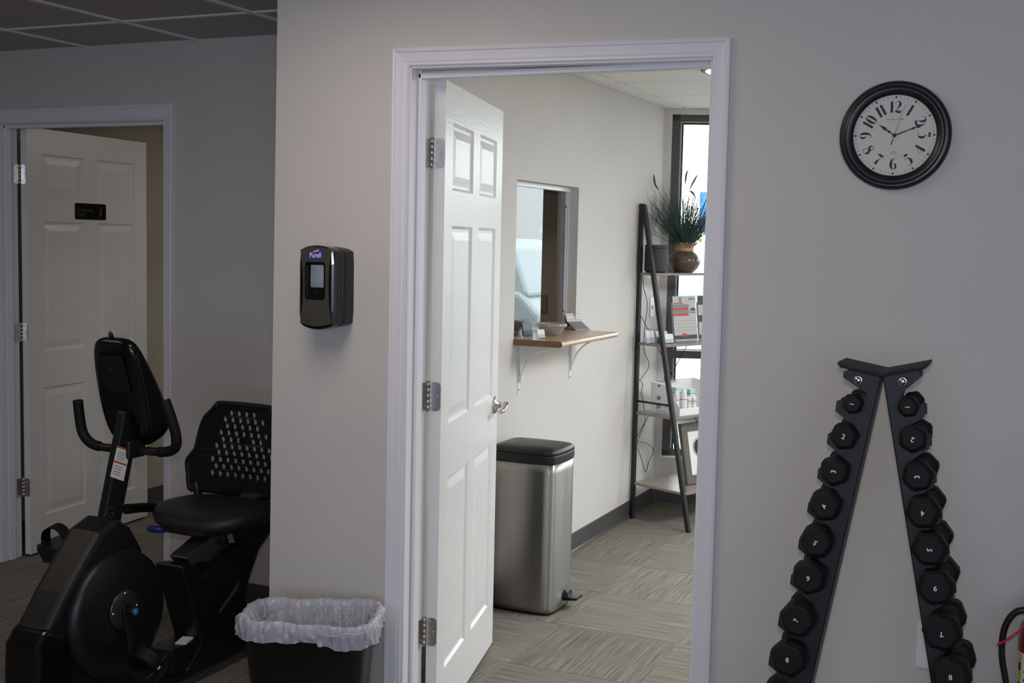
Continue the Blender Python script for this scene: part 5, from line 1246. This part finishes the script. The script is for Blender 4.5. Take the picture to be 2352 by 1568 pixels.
# shelf 3: counter display box with skin-care products
z3 = SHZ[2]+.014
F0 = at(1561, 959, 'z', z3); K0 = at(1503, 946, 'z', z3)
dv_ = K0-F0; sidelen = min(.22, max(.16, dv_.length))
uF = (F0-O).dot(sv); vF = (F0-O).dot(wv); uF = Lz(z3)-.004; vF = onshelf(uF, 1561, z3)
uK = uF-.215
db_ = empty('display_box', lp(uF, vF, z3), LA, 'white cardboard counter display box with a green drop logo on the third shelf', 'box')
def bf(u, v, z): return lp(uF-u, vF+v, z3+z)
BWd, BL, BH = .36, .215, .165
side_poly = [(0, 0), (0, .040), (.075, BH*.80), (.11, BH*.98), (BL, BH*1.04), (BL, 0)]
for v0 in (0, BWd-.002):
    mb = MB(); mb.prism(side_poly, lambda a, b_, d: bf(a, d, b_), v0, v0+.002); mb.build('side_panel', M['white'], db_)
def slb(u0, u1, v0, v1, z0, z1, nm, mt, par=db_): 
    mb = MB(); mb.hexa([bf(u0, v0, z0), bf(u1, v0, z0), bf(u1, v1, z0), bf(u0, v1, z0), bf(u0, v0, z1), bf(u1, v0, z1), bf(u1, v1, z1), bf(u0, v1, z1)]); return mb.build(nm, M[mt], par)
slb(0, .002, .002, BWd-.002, 0, .040, 'front_panel', 'white'); slb(BL-.002, BL, .002, BWd-.002, 0, BH*1.04, 'back_panel', 'white'); slb(.002, BL-.002, .002, BWd-.002, 0, .002, 'bottom_panel', 'white')
# folded lid behind
mb = MB(); mb.add([bf(BL, .02, BH*1.03), bf(BL-.05, .10, BH*1.10), bf(BL-.05, .20, BH*1.08), bf(BL, .22, BH*1.03)], [(0, 1, 2, 3)]); mb.build('green_flap', M['teal'], db_)
def sq(px0, py0, px1, py1, nm, mt, d=.0006):
    pv = bf(0, -d, 0); mb = MB(); mb.add([atp(a, b_, pv, wv) for a, b_ in ((px0, py0), (px1, py0), (px1, py1), (px0, py1))], [(0, 1, 2, 3)]); return mb.build(nm, M[mt], db_)
sq(1507, 925, 1517.5, 937.5, 'green_logo', 'teal')
mb = MB(); pv = bf(0, -.0012, 0)
def dq(a, b_): return atp(1512.3+a, 931.5-b_, pv, wv)
ribbon(mb, [(3.1*math.sin(t), -.8+3.0*math.cos(t)+(1.8 if t == 0 or t > 6.2 else 0), .9) for t in [2*PI*k/10 for k in range(11)]], lambda a, b_, d: dq(a, b_), 0, 0); mb.build('drop_mark', M['white'], db_)
mb = MB(); text(mb, 'LACTO', 5.6, lambda a, b_, d: atp(1520+a, 929.5-b_, pv, wv), 0, 'LEFT'); text(mb, 'COMPLEX', 2.4, lambda a, b_, d: atp(1521+a, 935.5-b_, pv, wv), 0, 'LEFT'); mb.build('box_lettering', M['grey'], db_)
mb = MB()
for k in range(3): mb.add([atp(a, b_, pv, wv) for a, b_ in ((1507, 942+k*3.2), (1533, 943+k*3.4), (1533, 943.8+k*3.4), (1507, 942.8+k*3.2))], [(0, 1, 2, 3)])
mb.build('fine_print', M['fineink'], db_)
mb = MB(); pts = [(1510+3, 912)]; mb.add([atp(1513+5*math.cos(t), 913.5+5*math.sin(t), pv, wv) for t in [2*PI*k/16 for k in range(16)]], [list(range(16))]); mb.build('round_seal', M['grey'], db_)
mb = MB(); mb.add([atp(a, b_, pv, wv) for a, b_ in ((1509, 886), (1516, 882), (1516.5, 889), (1513, 888))], [(0, 1, 2, 3)]); mb.build('corner_mark', M['teal'], db_)
# products inside
def prod(name, u, v, r, h, label, cat_, dome=True, grp=None):
    c = bf(u, v, .0022); t = empty(name, c, 0, label, cat_, grp)
    mb = MB(); mb.lathe([(r*.96, 0), (r, .002), (r, h*.68), (r*.97, h*.69)], c, 'z', 20); mb.build('tube_body', M['whitep'], t)
    mb = MB(); pr2 = [(r*.92, h*.69), (r*.92, h*.72), (r*.8, h*.80), (r*.78, h*.90), (r*.60, h*.97), (r*.2, h)] if dome else [(r*1.0, h*.69), (r*1.0, h*.985), (r*.9, h)]
    mb.lathe(pr2, c, 'z', 20); mb.build('cap', M['whitep'], t)
    mb = MB(); mb.lathe([(r*1.01, h*.60), (r*1.01, h*.63)], c, 'z', 20); mb.build('label_band', M['fineink'], t)
    return t
prod('spray_bottle', .045, .022, .0185, .135, 'tall domed white bottle nearest the box side panel', 'bottle')
prod('spray_bottle', .022, .055, .0195, .140, 'tall domed white bottle at the front corner of the display box', 'bottle')
prod('cream_tube', .020, .098, .0155, .098, 'short white cream tube beside the tall front bottle', 'bottle', False)
prod('cream_tube', .020, .140, .0155, .098, 'short white cream tube nearer the door frame in the display box', 'bottle', False)
def pbox(u, v, w, d, h, label):
    c = bf(u, v, .0022); t = empty('product_box', c, LA, label, 'box', None)
    mb = MB(); mb.hexa([bf(u-d/2, v-w/2, .0022), bf(u+d/2, v-w/2, .0022), bf(u+d/2, v+w/2, .0022), bf(u-d/2, v+w/2, .0022), bf(u-d/2, v-w/2, h), bf(u+d/2, v-w/2, h), bf(u+d/2, v+w/2, h), bf(u-d/2, v+w/2, h)]); mb.build('carton', M['white'], t, bevel=.001, seg=1)
    def band(z0, z1, nm, mt):
        m2 = MB(); m2.hexa([bf(u-d/2-.0004, v-w/2-.0004, z0), bf(u+d/2, v-w/2-.0004, z0), bf(u+d/2, v+w/2+.0004, z0), bf(u-d/2-.0004, v+w/2+.0004, z0), bf(u-d/2-.0004, v-w/2-.0004, z1), bf(u+d/2, v-w/2-.0004, z1), bf(u+d/2, v+w/2+.0004, z1), bf(u-d/2-.0004, v+w/2+.0004, z1)]); m2.build(nm, M[mt], t)
    band(h*.82, h*.995, 'top_band', 'tealight'); band(h*.79, h*.815, 'stripe', 'teal')
pbox(.075, .050, .042, .042, .150, 'pale green and white carton at the back behind the tall bottles')
pbox(.075, .098, .046, .042, .142, 'pale green and white carton in the middle of the back row')
pbox(.070, .165, .042, .042, .135, 'pale green and white carton at the far end of the back row')
# shelf 4: leaning picture frame
z4 = SHZ[3]+.014
uP = Lz(z4)-.13; vP = onshelf(uP, 1573, z4)
pf = empty('picture_frame', lp(uP, vP, z4), LA, 'weathered wood picture frame leaning on the bottom shelf behind the door casing', 'picture frame')
lean = math.radians(11)
def pq_(a, b_, d): return lp(uP-b_*math.sin(lean)+d*math.cos(lean), vP+a, z4+b_*math.cos(lean)+d*math.sin(lean))
FW, FH, BW_ = .27, .345, .048
vs, fs = holed([(0, 0), (FW, 0), (FW, FH), (0, FH)], [[(BW_, BW_), (FW-BW_, BW_), (FW-BW_, FH-BW_), (BW_, FH-BW_)]], pq_, 0, .022)
mb = MB(); mb.add(vs, fs); mb.build('moulding', M['frame_wood'], pf, bevel=.002, seg=1)
mb = MB(); mb.prism([(BW_-.004, BW_-.004), (FW-BW_+.004, BW_-.004), (FW-BW_+.004, FH-BW_+.004), (BW_-.004, FH-BW_+.004)], pq_, .004, .010); mb.build('print_paper', M['white'], pf)
cx2, cy2, rr2 = FW/2+.012, FH*.58, .052
mb = MB(); mb.add([pq_(cx2+rr2*math.cos(t), cy2+rr2*math.sin(t), .0108) for t in [2*PI*k/28 for k in range(28)]], [list(range(28))]); mb.build('black_disc', M['ink'], pf)
mb = MB(); n = 28; mb.add([pq_(cx2+r*math.cos(2*PI*k/n), cy2+r*math.sin(2*PI*k/n), .0112) for r in (rr2*.93, rr2*.86) for k in range(n)], [(k, (k+1) % n, n+(k+1) % n, n+k) for k in range(n)]); mb.build('disc_ring', M['white'], pf)
mb = MB(); mb.prism([(.004, .004), (FW-.004, .004), (FW-.004, FH-.004), (.004, FH-.004)], pq_, -.004, -.0005); mb.build('backing_board', M['dgrey'], pf)
# hanging power cord
cpx = [(1477, 634), (1478, 659), (1487, 697), (1482, 739), (1481, 755), (1478, 787), (1481, 812), (1491, 839), (1473, 870), (1467, 872), (1473, 876), (1476, 886), (1473, 902), (1477, 920), (1479, 935), (1482, 958), (1480, 975), (1465, 1012), (1470, 1014), (1488, 1019), (1500, 1034), (1490, 1062), (1482, 1083), (1473, 1053), (1465, 1030)]
cp_ = [at(a, b_, 'x', RX+.016) for a, b_ in cpx]
mb = MB(); mb.tube(cat(cp_, 5), .0021, 6); pcd = mb.build('power_cord', M['black']); setp(pcd, 'thin black power cord hanging behind the ladder shelf post', 'cord')
# ================================================================== OUTDOORS
gr = MB(); gr.box((-60, 4.3, -.25), (60, 90, -.12)); gr.build('ground', M['asphalt'], kind='structure')
MB().box((-8, 5.0, -.12), (12, 6.2, .0)).build('sidewalk', M['stucco'], kind='structure')
def car(cx, cy, mt, label, L_=4.6):
    t = empty('parked_suv', (cx, cy, -.12), 0, label, 'car'); z0 = -.12; y0, y1 = cy-.9, cy+.9
    x0 = cx-L_/2; P_ = lambda a, b_: (x0+a*L_, z0+b_)
    body = [P_(0, .35), P_(.02, .30), P_(1-.02, .30), P_(1, .4), P_(1, .85), P_(.985, 1.02), P_(.80, 1.12), P_(.74, 1.15), P_(.05, 1.17), P_(.0, .95)]
    mb = MB(); mb.prism(body, lambda a, b_, d: Vector((a, d, b_)), y0, y1); mb.build('body', M[mt], t, bevel=.06, seg=3)
    cab = [P_(.03, 1.12), P_(.78, 1.12), P_(.62, 1.60), P_(.55, 1.68), P_(.16, 1.70), P_(.08, 1.62)]
    mb = MB(); mb.loft([[Vector((a, y0+.04+(b_-z0-1.1)*.22, b_)) for a, b_ in cab], [Vector((a, y1-.04-(b_-z0-1.1)*.22, b_)) for a, b_ in cab]], smooth=False); mb.build('cabin', M[mt], t, bevel=.04, seg=2)
    for a0, a1, a2, a3 in ((.10, .30, .30, .13), (.32, .50, .50, .32), (.52, .73, .62, .52)):
        mb = MB(); mb.prism([P_(a0, 1.17), P_(a1, 1.17), P_(a2, 1.57), P_(a3, 1.57)], lambda a, b_, d: Vector((a, d+(b_-z0-1.1)*.22, b_)), y0+.025, y0+.035); mb.build('side_window', M['carwin'], t)
    for a in (.19, .80):
        for yy, s_ in ((y0-.01, 1), (y1+.01, -1)):
            mb = MB(); mb.lathe([(.33, .0), (.35, -.03), (.35, -.2), (.33, -.22)], Vector((x0+a*L_, yy, z0+.35)), 'y', 28)
            if s_ < 0: mb.v = [Vector((v.x, 2*yy-v.y, v.z)) for v in mb.v]
            mb.build('wheel', M['rubber'], t)
    for a in (.30, .51):
        mb = MB(); mb.tube([Vector((x0+(a+.02)*L_, y0-.012, z0+1.03)), Vector((x0+(a+.055)*L_, y0-.012, z0+1.03))], .014, 8); mb.build('door_pull', M['chrome'], t)
    return t
car(-.9, 8.6, 'car', 'silver suv parked right outside the tall window')
car(4.3, 8.8, 'car', 'silver suv parked farther along outside the reception windows')
tr = empty('box_trailer', (3, 27, -.12), 0, 'plain white box trailer standing across the parking lot', 'trailer')
MB().box((-2, 25.5, .9), (17, 28, 3.2)).build('cargo_box', M['stucco'], tr, bevel=.05)
for xx in (2, 3.2, 14, 15.2): mb = MB(); mb.lathe([(.5, 0), (.5, .3)], Vector((xx, 26.2, .38)), 'y', 20); mb.build('wheel', M['rubber'], tr)
MB().box((-2, 26.4, .6), (17, 27.2, .9)).build('chassis', M['blackmetal'], tr)
s_c = at(1622, 470, 'y', 19)
sn = empty('street_sign', (s_c.x, 19, -.12), 0, 'blue and red roadside sign visible past the grass in the window', 'sign')
s_c = at(1622, 470, 'y', 19)
MB().box((s_c.x-.13, 19, s_c.z-.52), (s_c.x+1.3, 19.1, s_c.z+.24)).build('sign_panel', M['sky_blue'], sn, bevel=.02); MB().box((s_c.x+.0, 18.99, s_c.z+.28), (s_c.x+1.3, 19.1, s_c.z+.46)).build('top_panel', M['red'], sn, bevel=.02)
MB().box((s_c.x+.5, 19.0, -.12), (s_c.x+.62, 19.1, s_c.z-.45)).build('pole', M['alu'], sn)
def tree(x, y, h, r, label, lm='leaf', seed=1, group=None):
    t = empty('tree', (x, y, -.12), 0, label, 'tree', group); random.seed(seed)
    mb = MB(); mb.tube([(x, y, -.12), (x+.1, y, h*.3), (x-.05, y, h*.55)], [.22, .17, .09], 8)
    for k in range(7):
        a = k*.9; mb.tube([(x, y, h*(.3+.04*k)), (x+math.cos(a)*r*.5, y+math.sin(a)*r*.5, h*(.5+.05*k)), (x+math.cos(a)*r*.8, y+math.sin(a)*r*.8, h*(.62+.05*k))], [.07, .045, .015], 5)
    mb.build('trunk', M['bark'], t); mb = MB()
    for k in range(1500):
        a, b_ = random.uniform(0, 2*PI), math.acos(random.uniform(-1, 1)); rr = r*random.uniform(.35, 1)**.5
        p = Vector((x+rr*math.sin(b_)*math.cos(a), y+rr*math.sin(b_)*math.sin(a), h*.66+rr*.75*math.cos(b_)))
        u = Vector((random.gauss(0, 1), random.gauss(0, 1), random.gauss(0, 1))).normalized(); w = u.orthogonal().normalized(); s_ = random.uniform(.06, .16)
        mb.add([p-u*s_, p+w*s_*.5, p+u*s_, p-w*s_*.5], [(0, 1, 2, 3)])
    mb.build('crown', M[lm], t, kind='stuff'); return t
tree(8, 34, 10, 3.8, 'pale leafed tree rising behind the box trailer', seed=2); tree(15, 36, 11, 4.2, 'second pale tree beyond the far end of the box trailer', seed=3); tree(1.5, 38, 9, 3.4, 'pale tree beyond the cab end of the box trailer', seed=5)
yg = at(1618, 545, 'y', 22)
bs = empty('shrub', (yg.x+.3, 22, -.12), 0, 'yellow-green shrub beside the roadside sign', 'shrub'); random.seed(8)
mb = MB()
for k in range(900):
    a, b_ = random.uniform(0, 2*PI), math.acos(random.uniform(-1, 1)); rr = 1.15*random.uniform(.4, 1)**.5
    p = Vector((yg.x+.8+rr*math.sin(b_)*math.cos(a), 22+rr*math.sin(b_)*math.sin(a), 1.1+rr*.95*math.cos(b_))); u = Vector((random.gauss(0, 1), random.gauss(0, 1), random.gauss(0, 1))).normalized(); w = u.orthogonal().normalized(); s_ = random.uniform(.04, .1)
    mb.add([p-u*s_, p+w*s_*.5, p+u*s_, p-w*s_*.5], [(0, 1, 2, 3)])
mb.build('foliage', M['yleaf'], bs, kind='stuff'); mb = MB(); mb.tube([(yg.x+.8, 22, -.12), (yg.x+.8, 22, 1)], .06, 6); mb.build('stem', M['bark'], bs)
